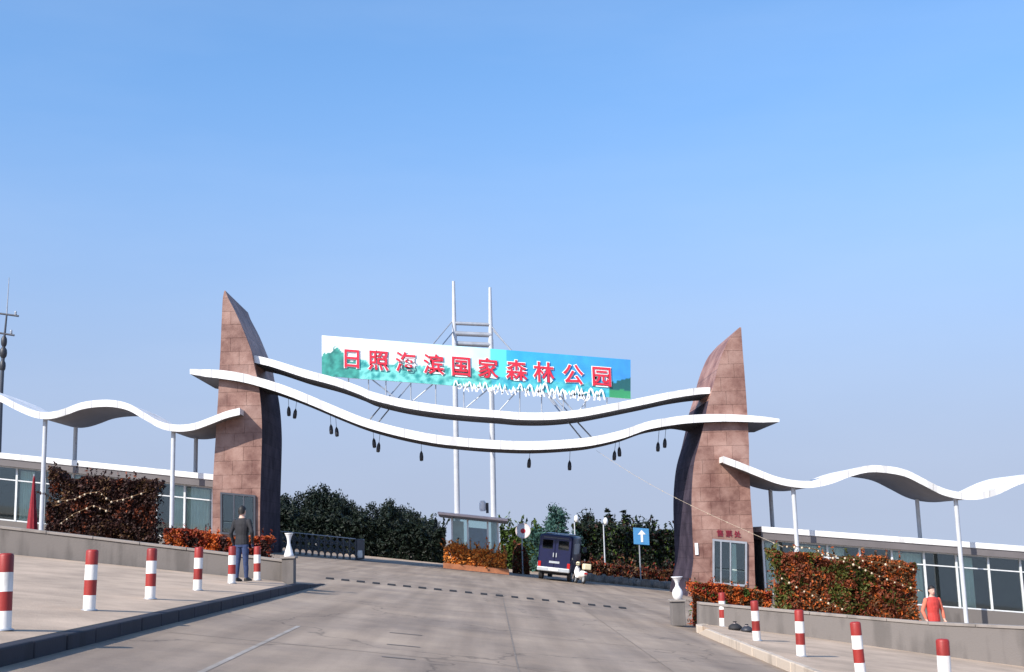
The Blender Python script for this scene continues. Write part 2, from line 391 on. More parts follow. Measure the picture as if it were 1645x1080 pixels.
def slab(name, pts, h, m, drop=.3):
    """raised slab over a plan polygon"""
    mb = MB(); n = len(pts)
    top = [Vector((x, y, gz(x, h))) for x, y in pts]; bot = [Vector((x, y, gz(x, h-drop))) for x, y in pts]
    mb.add(top+bot, [tuple(range(n))] + [(k, (k+1) % n, n+(k+1) % n, n+k) for k in range(n)])
    return tag(mb.build(name, m), kind='structure')
pl = slab('pavement_left', [(-40, -12), (KL-.16, -12), (KL-.16, 30.2), (KL-.5, 31.4), (-40, 31.4)], KH-.004, M['pave'])
# right pavement with a rounded far corner
cor = [(KR+.16, -12), (40, -12), (40, 32.6), (9.2, 32.6)]
cor += [(KR+.16+2.2-2.2*math.sin(R(a)), 30.2+2.0*math.cos(R(a))) for a in (0, 20, 40, 60, 75, 90)]
pr = slab('pavement_right', cor, KH-.004, M['pave'])

def kerb(parent, x0, side, m, y0=8.0, y1=30, fade=0):
    proto = {}
    y = y0; k = 0
    while y < y1-.01:
        L = .99
        xa, xb = (x0-.15, x0) if side < 0 else (x0, x0+.15)
        ht = KH if y < y1-fade else KH*max(.12, (y1-y)/max(fade, .01))
        hb = KH if y+1 < y1-fade else KH*max(.1, (y1-y-1)/max(fade, .01))
        j = rnd.uniform(-.006, .006); jz = rnd.uniform(-.004, .004)
        mb = MB(); xa += j; xb += j
        mb.hexa([Vector((xa, y, gz(xa, -.1))), Vector((xb, y, gz(xb, -.1))), Vector((xb, y+L, gz(xb, -.1))), Vector((xa, y+L, gz(xa, -.1))),
                 Vector((xa, y, gz(xa, ht+jz))), Vector((xb, y, gz(xb, ht+jz))), Vector((xb, y+L, gz(xb, hb+jz))), Vector((xa, y+L, gz(xa, hb+jz)))])
        mb.build('kerb_stone', m, parent, bevel=.02); y += 1.0; k += 1
kerb(pl, KL, -1, M['kerbL'], 4, 36, 5)
kerb(pr, KR, 1, M['kerbR'], 6, 30)
# the curved kerb stones round the right corner
cc = (KR+.16+2.2, 30.2)
for k in range(5):
    a0, a1 = R(90-k*15), R(90-(k+1)*15+1)
    mb = MB(); P = []
    for h in (-.1, KH+.003):
        for (a, r) in ((a0, 2.36), (a0, 2.2), (a1, 2.2), (a1, 2.36)):
            x = cc[0]-r*math.sin(a); y = cc[1]+r*.93*math.cos(a); P.append(Vector((x, y, gz(x, h))))
    mb.hexa([P[0], P[1], P[2], P[3], P[4], P[5], P[6], P[7]]); mb.build('kerb_stone', M['kerbR'], pr, bevel=.02)

# painted lane line, worn
M['line'] = mat('worn_line_paint', (.25, .21, .17), .85, .1, 2.2, coords='World', col2=(.36, .33, .30))
def strip(name, a, b, wd, h, m):
    a = Vector(a); b = Vector(b); d = (b-a); n = Vector((-d.y, d.x)).normalized()*wd/2
    mb = MB(); pts = []
    for t in [k/12 for k in range(13)]:
        c = a.lerp(b, t); pts.append([Vector((c.x+n.x, c.y+n.y, gz(c.x+n.x, h))), Vector((c.x-n.x, c.y-n.y, gz(c.x-n.x, h)))])
    mb.sheet(pts); return tag(mb.build(name, m), kind='structure')
p0, p1 = onground(350, 1080), onground(480, 1006)
strip('lane_line', (p0.x-.12, p0.y-3), (p1.x, p1.y), .07, .004, M['line'])

M['tar'] = mat('tar_patch', (.10, .088, .08), .9, .25, 5, coords='World')
for (u, v, L_) in ((652, 1019, .55), (648, 1038, .5), (640, 1058, .45)):
    q = onground(u, v); strip('tar_patch', (q.x-L_/2, q.y), (q.x+L_/2, q.y+.05), .10, .004, M['tar'])
M['seam'] = mat('seam_filler', (.19, .155, .125), .9, .25, 3, coords='World')
strip('road_seam', (.35, 6), (.5, 39), .025, .005, M['seam']); strip('road_seam', (2.75, 6), (2.9, 39), .02, .005, M['seam'])
for y in (17.2, 23.3, 29.1, 35.0): strip('road_seam', (KL+.3, y), (KR-.1, y+.1), .025, .006, M['seam'])
# gate track: dark channel across the road at the booth
M['track'] = mat('track_metal', (.05, .05, .055), .6, .3, 4)
g0, g1 = gx(560, 69.4), gx(905, 69.4)
mb = MB()
for k in range(24):
    xa, xb = lerp(g0.x, g1.x, k/24), lerp(g0.x, g1.x, (k+1)/24)
    mb.hexa([Vector((xa, 69.2, gz(xa, -.01))), Vector((xb, 69.2, gz(xb, -.01))), Vector((xb, 70.1, gz(xb, -.01))), Vector((xa, 70.1, gz(xa, -.01))),
             Vector((xa, 69.25, gz(xa, .02))), Vector((xb, 69.25, gz(xb, .02))), Vector((xb, 70.05, gz(xb, .02))), Vector((xa, 70.05, gz(xa, .02)))])
tag(mb.build('gate_track', M['track']), 'dark sliding-gate track set across the road under the gate', 'track')

# speed bump: a row of dark rubber blocks
def speed_bump():
    A, B = gx(530, 40), gx(1000, 40)
    t = thing('speed_bump', 'dashed black rubber speed bump across the road', 'speed bump', ((A.x+B.x)/2, 40, gz((A.x+B.x)/2)))
    n = 20
    for k in range(n):
        xc = lerp(A.x, B.x, k/(n-1)); L = .23 + rnd.uniform(-.015, .015)
        mb = MB(); prof = [(-.2, .004), (-.1, .05), (.1, .05), (.2, .004)]
        rows = [[Vector((x, 40+dy, gz(x, dz))) for dy, dz in prof] for x in (xc-L/2, xc+L/2)]
        mb.sheet(rows); mb.add(rows[0]+rows[1], [(0, 1, 2, 3), (7, 6, 5, 4), (0, 4, 7, 3)])
        mb.build('rubber_block', M['black'], t)
speed_bump()

# ------------------------------------------------------------------ low walls
def low_wall(name, label, pts, th=.26):
    """pts: list of (base point, top point) along the front face"""
    b0, t0 = pts[0]
    t = thing(name, label, 'wall', (b0.x, b0.y, b0.z))
    fr, ft = [p for p, q in pts], [q for p, q in pts]
    mb = MB(); back = []
    for p in fr: back.append(Vector((p.x, p.y+th, p.z)))
    for k in range(len(pts)-1):
        a, b = fr[k]-Vector((0, 0, .15)), fr[k+1]-Vector((0, 0, .15))
        A, B = ft[k]-Vector((0, 0, .07)), ft[k+1]-Vector((0, 0, .07)); o = Vector((0, th, 0))
        mb.hexa([a, b, b+o, a+o, A, B, B+o, A+o])
    mb.build('wall_body', M['wall'], t)
    # coping stones
    for k in range(len(pts)-1):
        n = max(1, round((ft[k+1]-ft[k]).length/1.2))
        for j in range(n):
            A = ft[k].lerp(ft[k+1], (j+.006)/n); B = ft[k].lerp(ft[k+1], (j+.994)/n)
            lo, hi = Vector((0, 0, -.066)), Vector((0, 0, rnd.uniform(-.002, .003))); f = Vector((0, -.035, 0)); o = Vector((0, th+.035, 0))
            mb = MB(); mb.hexa([A+lo+f, B+lo+f, B+lo+o, A+lo+o, A+hi+f, B+hi+f, B+hi+o, A+hi+o])
            mb.build('coping_stone', M['coping'], t, bevel=.008)
    return t
def wp(u, vb, vt, Y=None):
    b = onground(u, vb, KH) if Y is None else gx(u, Y, KH)
    return b, at(u, vt, b.y)
low_wall('low_wall', 'long low grey concrete wall on the left, in front of the dark hedge', [(lambda u, v: wp(u, 0, v, 31.55))(u, v) for u, v in ((-220, 819), (0, 845), (150, 862), (300, 880), (455, 899))])
low_wall('low_wall', 'low grey concrete wall on the right, in front of the autumn-coloured hedge', [(lambda u, v, Y: wp(u, 0, v, Y))(u, v, Y) for u, v, Y in ((1122, 967, 31.4), (1300, 983, 30.0), (1490, 999, 27.8), (1645, 1006, 26.6), (1900, 1018, 24.5))])

def pier(u, vb_Y, vt, wd, label):
    b = gx(u, vb_Y, KH); tp = at(u, vt, vb_Y)
    t = thing('wall_pier', label, 'pier', b); h = tp.z-b.z
    mb = MB(); mb.box((b.x, b.y+.1, b.z+h/2-.1), (wd, .42, h+.12)); mb.build('shaft', M['wall'], t, bevel=.01)
    mb = MB(); mb.box((b.x, b.y+.1, b.z+h-.015), (wd+.08, .5, .05)); mb.build('cap', M['coping'], t, bevel=.01)
    return tp
pL = pier(463, 31.3, 895, .30, 'short grey pier ending the left wall, under a white vase')
pR = pier(1090, 32.4, 964, .34, 'short grey pier ending the right wall, under a white bulbous vase')
def vase(p, h, prof, label):
    t = thing('vase', label, 'vase', (p.x, p.y+.1, p.z+.01))
    MB().lathe((0, 0, 0), [(r*h, z*h) for r, z in prof], 24).build('body', M['vase'], t, world=False)
    MB().lathe((0, 0, 0), [(prof[-1][0]*h*1.08, h*.985), (prof[-1][0]*h*1.13, h*1.0), (prof[-1][0]*h*1.08, h*1.02), (prof[-1][0]*h*.8, h*1.0)], 24).build('rim', M['vase'], t, world=False)
vase(pL, .58, [(.20, 0), (.22, .03), (.20, .1), (.165, .22), (.125, .36), (.085, .5), (.07, .6), (.075, .7), (.11, .84), (.17, .97)], 'slender white vase with flared mouth on the left wall end')
vase(pR, .58, [(.15, 0), (.2, .05), (.24, .16), (.25, .28), (.21, .42), (.12, .54), (.075, .64), (.08, .72), (.14, .86), (.24, .98)], 'round-bellied white vase with wide flared mouth on the right wall end')

# ------------------------------------------------------------------ bollards
def make_bollard():
    t = thing('bollard', 'x', 'bollard', group='red and white banded bollards along the kerbs')
    h = .84; r = .085; q = h/4
    for k in range(4):
        prof = [(r, k*q), (r, k*q+q)] if k < 3 else [(r, k*q), (r, k*q+q-.03), (r*.9, k*q+q-.008), (r*.6, k*q+q)]
        MB().lathe((0, 0, 0), prof, 20).build('red_band' if k % 2 else 'white_band', M['red' if k % 2 else 'bwhite'], t, world=False)
    MB().lathe((0, 0, 0), [(r*1.35, 0), (r*1.35, .012), (r*1.02, .02)], 20).build('base_plate', M['steel'], t, world=False)
    return t
ordL = ['nearest bollard of the left row, cut off by the picture edge', 'second-nearest bollard of the left row, tallest one fully in view', 'third bollard of the left row counted from the picture edge', 'fourth bollard of the left row counted from the picture edge',
        'left-row bollard right beside the person in dark clothes', 'farthest bollard of the left row, beyond the person in dark clothes']
ordR = ['farthest bollard of the right row, closest to the round-bellied white vase', 'second-farthest bollard of the right row, by the dark bundles', 'middle bollard of the five in the right row', 'second-nearest bollard of the right row, below the tall hedge', 'nearest red and white bollard of the right row, by the person in red']
B0 = make_bollard(); first = True
for lst, lab in (([(5, 1012), (143, 980), (241, 962), (317, 948), (372, 937), (413, 932)], ordL), ([(1161, 1006), (1216, 1029), (1287, 1054), (1383, 1086), (1521, 1133)], ordR)):
    for (u, v), lb in zip(lst, lab):
        o = B0 if first else copy_tree(B0); first = False
        p = onground(u, v, KH); o.location = (p.x, p.y, p.z-.008); o.rotation_euler = (rnd.uniform(-.03, .03), rnd.uniform(-.035, .035), rnd.uniform(0, 6))
        o['label'] = 'banded ' + lb

# ------------------------------------------------------------------ the gate
YG, DG = 63.0, 6.2
GL = onground(380, 889); 
gate = thing('entrance_gate', 'monumental gate of two horn-shaped red granite pillars joined by two white wavy beams', 'gate', (0, YG, 0))
def pillar(outer, inner, left):
    """outer, inner: front-face edges as (pixel u, pixel v) from the foot to the tip"""
    vs = sorted(set([round(v) for _, v in outer] + [round(v) for _, v in inner] + list(range(480 if left else 535, 890 if left else 955, 10))), reverse=True)
    to = sorted([(v, u) for u, v in outer]); ti = sorted([(v, u) for u, v in inner])
    rows = []
    for v in vs:
        a = at(smooth_tab(to, v), v, YG); b = at(smooth_tab(ti, v), v, YG)
        if a.z > -50: rows.append((a, b))
    mb = MB(); o = Vector((0, DG, 0))
    A = [r[0] for r in rows]; B = [r[1] for r in rows]
    mb.sheet([[a, b] for a, b in rows], 0)                       # front
    mb.sheet([[b+o, a+o] for a, b in rows], 0)                   # back
    mb.sheet([[a+o, a] for a in A], 0)                           # outer side
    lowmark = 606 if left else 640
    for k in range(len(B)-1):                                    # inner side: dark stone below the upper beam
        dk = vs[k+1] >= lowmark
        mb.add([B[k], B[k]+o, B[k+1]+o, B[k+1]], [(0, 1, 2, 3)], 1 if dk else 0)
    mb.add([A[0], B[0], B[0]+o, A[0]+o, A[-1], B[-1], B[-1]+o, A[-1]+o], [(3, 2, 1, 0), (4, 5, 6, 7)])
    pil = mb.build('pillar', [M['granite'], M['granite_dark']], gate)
    # cladding slabs, one by one, on the front face
    tab_a = sorted((a.z, a.x) for a in A); tab_b = sorted((b.z, b.x) for b in B)
    rg = random.Random(4 if left else 9); z = max(tab_a[0][0], tab_b[0][0]); zt = min(tab_a[-1][0], tab_b[-1][0]); row = 0
    while z < zt-.3:
        h = min(.72, zt-z-.02); z2 = z+h-.014
        xa0, xb0 = interp(tab_a, z), interp(tab_b, z); xa1, xb1 = interp(tab_a, z2), interp(tab_b, z2)
        if xa0 > xb0: xa0, xb0, xa1, xb1 = xb0, xa0, xb1, xa1
        lo, hi = min(xa0, xa1), max(xb0, xb1)
        cuts = [lo-1]+[c for c in [lo+(.5 if row % 2 else 1.0)+1.0*k+rg.uniform(-.02, .02) for k in range(8)] if c < hi-.35]+[hi+1]
        for c0, c1 in zip(cuts[:-1], cuts[1:]):
            q = [max(c0+.007, xa0), min(c1-.007, xb0), max(c0+.007, xa1), min(c1-.007, xb1)]
            if q[1]-q[0] < .06 or q[3]-q[2] < .02: continue
            y = YG-.022-rg.uniform(0, .012)
            pm = MB(); pm.hexa([Vector((q[0], y, z)), Vector((q[1], y, z)), Vector((q[1], YG-.002, z)), Vector((q[0], YG-.002, z)), Vector((q[2], y, z2)), Vector((q[3], y, z2)), Vector((q[3], YG-.002, z2)), Vector((q[2], YG-.002, z2))])
            pm.build('stone_panel', M['slab'], pil)
        z += h; row += 1
    return pil
LO = [(341, 900), (341.5, 846), (342, 781), (345.5, 720), (350, 647), (354, 570), (358, 479), (360.5, 467)]
LI = [(419, 900), (417.5, 842), (418.6, 781), (420.5, 720), (421, 686), (419, 647), (415, 616), (408, 585), (404, 564), (394, 538), (381, 507), (366, 478), (362, 467)]
RO = [(1216, 966), (1213, 938), (1211, 874), (1206, 805), (1203, 735), (1203, 714), (1199, 643), (1196, 602), (1192, 551), (1190.5, 526)]
RI = [(1103, 966), (1108, 940), (1114, 902), (1112.5, 860), (1111, 805), (1113, 763), (1117, 735), (1125, 706), (1131, 680), (1138, 646), (1146, 620), (1154, 588), (1162, 565), (1173, 543), (1188, 526)]
pill_l = pillar(LO, LI, True)
pill_r = pillar(RO, RI, False)

UB = [(405, 570, 12), (435, 577, 12), (487, 593, 13), (539, 607, 13), (578, 621, 13), (596, 629, 13), (644, 641, 13), (693, 649, 13), (741, 655, 12), (800, 659.5, 12), (836, 662.5, 12), (884, 662.5, 12), (932, 658, 12), (981, 649, 12), (1040, 637, 12), (1081, 629, 11), (1121, 623, 11), (1141, 622.5, 10)]
LB = [(305, 593, 8), (330, 593.5, 12), (358, 595, 14), (390, 600, 14), (417, 607, 14), (450, 617, 14.5), (487, 631, 14.5), (539, 653, 14.5), (578, 669, 14), (610, 679, 14), (650, 689, 14), (700, 698.5, 14), (750, 704, 14), (800, 707.5, 14), (850, 709, 14), (900, 707, 14), (950, 702, 14), (1000, 691, 13.5), (1040, 677.5, 13), (1075, 671, 13), (1101, 667.5, 13), (1140, 665.5, 12.5), (1180, 666, 11.5), (1223, 669, 10), (1252, 673, 5)]
M['joint'] = mat('joint_sealant', (.36, .36, .36), .8, .2, 4)
def joint(a, b, par):                                  # thin sealed joint between fascia panels
    w_ = Vector((.016, 0, 0)); f = Vector((0, -.004, 0)); g = Vector((0, .01, 0)); i = Vector((0, 0, .01))
    MB().hexa([b+f-w_+i, b+f+w_+i, b+g+w_+i, b+g-w_+i, a+f-w_-i, a+f+w_-i, a+g+w_-i, a+g-w_-i]).build('panel_joint', M['joint'], par)
def beam(name, tab, Y, depth):
    ta = [(a, b) for a, b, c in tab]; tc = [(a, c) for a, b, c in tab]
    us = [lerp(tab[0][0], tab[-1][0], k/110) for k in range(111)]
    rows = []
    for u in us:
        v = smooth_tab(ta, u); th = interp(tc, u); d = depth(u)
        T = at(u, v, Y); Bm = at(u, v+th, Y); o = Vector((0, d, 0))
        rows.append((T, Bm, Bm+o, T+o))
    mb = MB()
    mb.sheet([[r[0], r[1]] for r in rows], 0, True)
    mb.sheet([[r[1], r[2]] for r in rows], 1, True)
    mb.sheet([[r[2], r[3]] for r in rows], 0, True)
    mb.sheet([[r[3], r[0]] for r in rows], 0, True)
    mb.add(rows[0]+rows[-1], [(0, 1, 2, 3), (7, 6, 5, 4)])
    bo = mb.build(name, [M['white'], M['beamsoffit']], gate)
    for k in range(4, 110, 6): joint(rows[k][0], rows[k][1], bo)
    return bo
upper = beam('upper_beam', UB, YG+.35, lambda u: 3.2)
lower = beam('lower_beam', LB, YG-.45, lambda u: 2.6 + 3.4*min(1, max(0, max(430-u, u-1090)/50)))

# glazed ticket windows in the pillars
def pillar_window(par, u0_, u1, v0, v1, cols, rows_, fm='frame'):
    Y = YG
    q = [at(u0_, v1, Y), at(u1, v1+(u1-u0_)*.09, Y), at(u1, v0+(u1-u0_)*.09, Y), at(u0_, v0, Y)]
    def pt(s, t_, y): 
        p = q[0].lerp(q[1], s).lerp(q[3].lerp(q[2], s), t_); return Vector((p.x, y, p.z))
    wn = MB()
    wn.hexa([pt(0, 0, Y-.06), pt(1, 0, Y-.06), pt(1, 0, Y-.004), pt(0, 0, Y-.004), pt(0, 1, Y-.06), pt(1, 1, Y-.06), pt(1, 1, Y-.004), pt(0, 1, Y-.004)])
    w_ = wn.build('ticket_window', M['inner'], par)
    fr = MB()
    def bar(s0, s1, t0, t1):
        fr.hexa([pt(s0, t0, Y-.16), pt(s1, t0, Y-.16), pt(s1, t0, Y-.062), pt(s0, t0, Y-.062), pt(s0, t1, Y-.16), pt(s1, t1, Y-.16), pt(s1, t1, Y-.062), pt(s0, t1, Y-.062)])
    bar(-.04, .02, -.03, 1.03); bar(.98, 1.04, -.03, 1.03); bar(.02, .98, .98, 1.03); bar(.02, .98, -.03, .02)
    for c in cols: bar(c-.02, c+.02, .02, .98)
    fr.build('window_frame', M[fm], w_)
    cs = [0.02]+list(cols)+[.98]
    for a, b in zip(cs[:-1], cs[1:]):
        for c, d in zip(rows_[:-1], rows_[1:]):
            MB().hexa([pt(a+.02, c+.01, Y-.12), pt(b-.02, c+.01, Y-.12), pt(b-.02, c+.01, Y-.11), pt(a+.02, c+.01, Y-.11), pt(a+.02, d-.01, Y-.12), pt(b-.02, d-.01, Y-.12), pt(b-.02, d-.01, Y-.11), pt(a+.02, d-.01, Y-.11)]).build('pane', M['glass'], w_)
    return pt, w_
pillar_window(pill_l, 357, 409, 793, 856, (.38, .68), (.02, .3, .98), 'framed')
pt, rw = pillar_window(pill_r, 1146, 1197, 868, 936, (.22, .52), (.02, .35, .98), 'steel')
# a curtain half drawn inside the right window
MB().hexa([pt(.56, .05, YG-.09), pt(.74, .05, YG-.09), pt(.74, .05, YG-.075), pt(.56, .05, YG-.075), pt(.56, .95, YG-.09), pt(.7, .95, YG-.09), pt(.7, .95, YG-.075), pt(.56, .95, YG-.075)]).build('blind', M['curtain'], rw)

# ---- lettering
def glyph(ch, size, offset, extrude):
    c = bpy.data.curves.new('glyph', 'FONT'); c.body = ch; c.size = size; c.offset = offset*size; c.extrude = extrude; c.resolution_u = 3
    c.align_x = 'CENTER'
    o = bpy.data.objects.new('glyph', c); C.objects.link(o)
    bpy.context.view_layer.update(); dg = bpy.context.evaluated_depsgraph_get()
    me = bpy.data.meshes.new_from_object(o.evaluated_get(dg)); bpy.data.objects.remove(o); bpy.data.curves.remove(c)
    me.materials.clear()
    return me
def place_glyph(me, name, m, parent, p, sx, sz=0):
    """stand the glyph up facing the camera side; sx shears it along the slope"""
    off = ROOT[parent.name]
    for v in me.vertices:
        x, y, z = v.co; v.co = Vector((p.x+x, p.y-z, p.z+y-sx*x)) - off
    me.materials.append(m); me.name = name
    o = bpy.data.objects.new(name, me); C.objects.link(o); o.parent = parent; ROOT[o.name] = off
    return o
for ch, u in zip('售票处', (1157, 1171, 1185)):
    p = at(u, 861+(u-1157)*.06, YG-.05)
    place_glyph(glyph(ch, .37, .006, .02), 'lettering', M['letterred'], pill_r, p, .05)
# white plate and small lamp on the pillars
q = at(1119, 882, YG-.065); MB().box(q, (.16, .05, .6)).build('white_plate', M['signwhite'], pill_r)

# ------------------------------------------------------------------ billboard
YB = 64.1
def bl(u): return 604.0+(u-517)*.0746
def tl(u): return 539.0+(u-517)*.0788
bb = thing('billboard', 'long park-name billboard with red characters on a sea and forest picture, above the upper beam', 'billboard', at(765, bl(765), YB))
def billboard():
    nx, nz = 210, 28
    mb = MB(); cols = []; rows = []
    for j in range(nz+1):
        row = []
        for i in range(nx+1):
            s, t = i/nx, j/nz; u = lerp(517, 1013, s)
            p = at(u, lerp(bl(u), tl(u), t), YB); row.append(p)
            n1 = noise.fractal(Vector((s*26, t*2.5, 1)), .8, 2, 4); n2 = noise.fractal(Vector((s*50, t*7, 5)), .8, 2, 4)
            # sky: white at the left, cyan, then deep blue
            if s < .14: c = Vector((.86, .88, .88))
            elif s < .545: c = Vector((.80, .88, .88)).lerp(Vector((.50, .84, .88)), (s-.14)/.4+.18*n1)
            elif s < .60: c = Vector((.10, .62, .80))
            else: c = Vector((.03, .38, .72)).lerp(Vector((.04, .26, .58)), (s-.6)/.4)
            if s >= .545: c = c.lerp(Vector((.06, .55, .75)), max(0, .8-t*1.6)+.2*n1)
            line = .42+.16*n1 if s < .55 else .30+.1*n1
            if s < .12: line = .50+.38*math.exp(-((s-.045)/.035)**2)*.9+.12*n2-.12
            if t < line:
                if s < .12: c = Vector((.015, .16, .14)).lerp(Vector((.05, .34, .28)), min(1, max(0, .5+n2)))
                elif s < .55: c = Vector((.02, .26, .26)).lerp(Vector((.20, .66, .60)), min(1, max(0, .55+1.1*n2)))
                else: c = Vector((.03, .30, .42)).lerp(Vector((.10, .52, .55)), min(1, max(0, .5+n2)))
            if s > .93:
                if t < .36+.18*(s-.93)/.07+.06*n2: c = Vector((.01, .09, .10))
                if t < .18+.05*n1: c = Vector((.03, .24, .10))
            cols.append(c)
        rows.append(row)
    mb.sheet(rows)
    o = Vector((0, .16, 0)); nv = len(mb.v)
    r0_, r1_ = rows[0], rows[-1]
    mb.sheet([[p+o for p in r1_], [p+o for p in r0_]])
    mb.sheet([r1_, [p+o for p in r1_]]); mb.sheet([r0_, [p+o for p in r0_]])
    mb.add([r0_[0], r1_[0], r1_[0]+o, r0_[0]+o, r0_[-1], r1_[-1], r1_[-1]+o, r0_[-1]+o], [(0, 1, 2, 3), (7, 6, 5, 4)])
    ob = mb.build('panel', M['print'], bb, recalc=False)
    at_ = ob.data.color_attributes.new('print', 'FLOAT_COLOR', 'POINT')
    full = [0.5]*4*len(ob.data.vertices)
    for k in range(len(ob.data.vertices)):
        c = cols[k] if k < len(cols) else (.55, .58, .6)
        full[4*k:4*k+4] = [c[0], c[1], c[2], 1]
    at_.data.foreach_set('color', full)
    sl_ = .102
    for ch, u in zip('日照海滨国家森林公园', (565, 608, 652, 697, 741, 784, 830, 874, 921, 967)):
        v = 588.5+(u-565)*.072
        p = at(u, v, YB-.06)
        place_glyph(glyph(ch, 1.14, .046, .012), 'character_outline', M['signwhite'], bb, Vector((p.x, p.y+.02, p.z)), sl_)
        place_glyph(glyph(ch, 1.14, .014, .03), 'character', M['signred'], bb, p, sl_)
    # white cut-out ornaments along the lower edge of the right half: rings, arches and peaks
    r = random.Random(3); u = 732
    def ribbon(pts, wd):
        mb = MB(); o = Vector((0, .03, 0)); rows = []
        for k, (a, b) in enumerate(pts):
            a0, b0 = pts[max(0, k-1)]; a1, b1 = pts[min(len(pts)-1, k+1)]; d = Vector((a1-a0, b1-b0)).normalized()
            n = Vector((-d.y, d.x))*wd*.78*(.6+.4*math.sin(math.pi*k/(len(pts)-1)))
            p, q = at(a+n.x, b+n.y, YB-.10), at(a-n.x, b-n.y, YB-.10); rows.append([p, q, q+o, p+o, p])
        mb.sheet(rows); mb.add(rows[0][:4]+rows[-1][:4], [(0, 1, 2, 3), (7, 6, 5, 4)]); mb.build('white_ornament', M['signwhite'], bb)
    while u < 974:
        big = 1.0 if u > 850 else .72; c = bl(u)+r.uniform(-3, 3); sz = r.uniform(8, 13)*big; q = r.random()
        if q < .25: ribbon([(u+sz*.5*math.cos(R(x)), c+sz*.55*math.sin(R(x))) for x in range(0, 361, 24)], 1.5*big)
        elif q < .55: ribbon([(u-sz*.5+sz*x/6, c+6*big-sz*1.5*math.sin(math.pi*x/6)) for x in range(7)], 2.0*big)
        elif q < .85: ribbon([(u-sz*.55, c+8*big), (u-sz*.25, c-1), (u, c-sz*1.1), (u+sz*.2, c-1), (u+sz*.6, c+9*big)], 2.3*big)
        else: ribbon([(u-sz*.6, c-sz*.5), (u-sz*.2, c+2), (u+sz*.1, c-3), (u+sz*.6, c+sz*.7)], 2.2*big)
        u += sz*r.uniform(.62, .95)
    # props between the beam and the panel
    ta = [(a, b) for a, b, c in UB]
    for u in (560, 592, 620, 660, 700, 745, 790, 835, 870, 905, 940, 975):
        vb = smooth_tab(ta, u)+3
        if vb-bl(u) < 6: continue
        MB().tube(at(u, vb, YB+.3), at(u, bl(u)-8, YB+.25), .032, n=8).build('prop', M['steel'], bb)
    for ua, ub in ((592, 640), (700, 660), (790, 745), (835, 800), (875, 905), (893, 922), (950, 930)):
        MB().tube(at(ub, smooth_tab(ta, ub)+3, YB+.4), at(ua, bl(ua)-4, YB+.3), .035, n=8).build('brace', M['steel'], bb)
    # back frame
    for t in (.1, .5, .9):
        a = at(520, lerp(bl(520), tl(520), t), YB+.22); b = at(1010, lerp(bl(1010), tl(1010), t), YB+.22)
        MB().tube(a, b, .05, n=6).build('back_rail', M['steel'], bb)
billboard()

# ------------------------------------------------------------------ twin masts with stays
YM = 74.0
mast = thing('mast_pair', 'pair of tall slim white masts with ladder bars rising behind the billboard', 'mast', gx(763, YM))
def mastline(ut, vt, ub, vb): return at(ut, vt, YM), at(ub, vb, YM)
mtops = []
for (ut, vt, ub, vb) in ((728.5, 452, 735.5, 890), (787, 462, 794, 893)):
    a, b = mastline(ut, vt, ub, vb); c = b.lerp(a, .80); mtops.append((a, b, c))
    MB().tube(b+Vector((0, 0, -.5)), c, .175, .16, 16).build('mast_tube', M['steelw'], mast)
    MB().tube(c, a, .145, .09, 14).build('mast_tip', M['steelw'], mast)
for v in (519.5, 536, 552):
    a = at(730.5, v, YM); b = at(789, v+2.5, YM)
    MB().tube(a, b, .16 if v > 520 else .12, n=10).build('cross_bar', M['steel'], mast)
# stays run from the mast heads forward to the beams
lt = [(a, b) for a, b, c in LB]
for (um, vm, ub) in ((726, 517, 592), (729, 532, 606), (790, 525, 936), (793, 532, 952)):
    a = at(um, vm, YM); b = at(ub, smooth_tab(lt, ub)+3, YG+1.2)
    MB().tube(a, b, .04, n=6).build('stay_cable', M['steel'], mast)

# ------------------------------------------------------------------ hanging lamps under the lower beam
def make_lamp():
    t = thing('hanging_lamp', 'x', 'lamp', group='hanging lamps under the lower beam'); t.scale = (.85, .85, .9)
    MB().lathe((0, 0, 0), [(.05, -.28), (.11, -.26), (.125, -.05), (.10, .16), (.045, .26), (.03, .3)], 14).build('lamp_housing', M['dark'], t, world=False)
    MB().lathe((0, 0, 0), [(.03, -.3), (.085, -.285), (.06, -.27)], 14).build('lens', M['glass'], t, world=False)
    return t
L0 = make_lamp(); k = 0
LAB = ['first', 'second', 'third', 'fourth', 'fifth', 'sixth', 'seventh', 'eighth', 'ninth', 'tenth', 'eleventh', 'twelfth', 'thirteenth', 'fourteenth']
for i, (u, v) in enumerate(((464, 661), (474, 665), (532, 690), (541, 694), (601, 712), (608, 719), (677, 733), (850, 744), (915, 748), (987, 732), (995, 726), (1057, 718), (1068, 712))):
    o = L0 if i == 12 else copy_tree(L0)
    Y = YG+1.0; p = at(u, v, Y); o.location = p; o.rotation_euler = (rnd.uniform(-.15, .15), rnd.uniform(-.15, .15), 0)
    top = at(u, smooth_tab(lt, u)+8, Y)
    MB().tube((0, 0, .28), (top.x-p.x, 0, top.z-p.z), .014, n=6).build('cord', M['dark'], o, world=False)
    o['label'] = 'black hanging lamp, %s from the left under the lower white beam' % LAB[i]

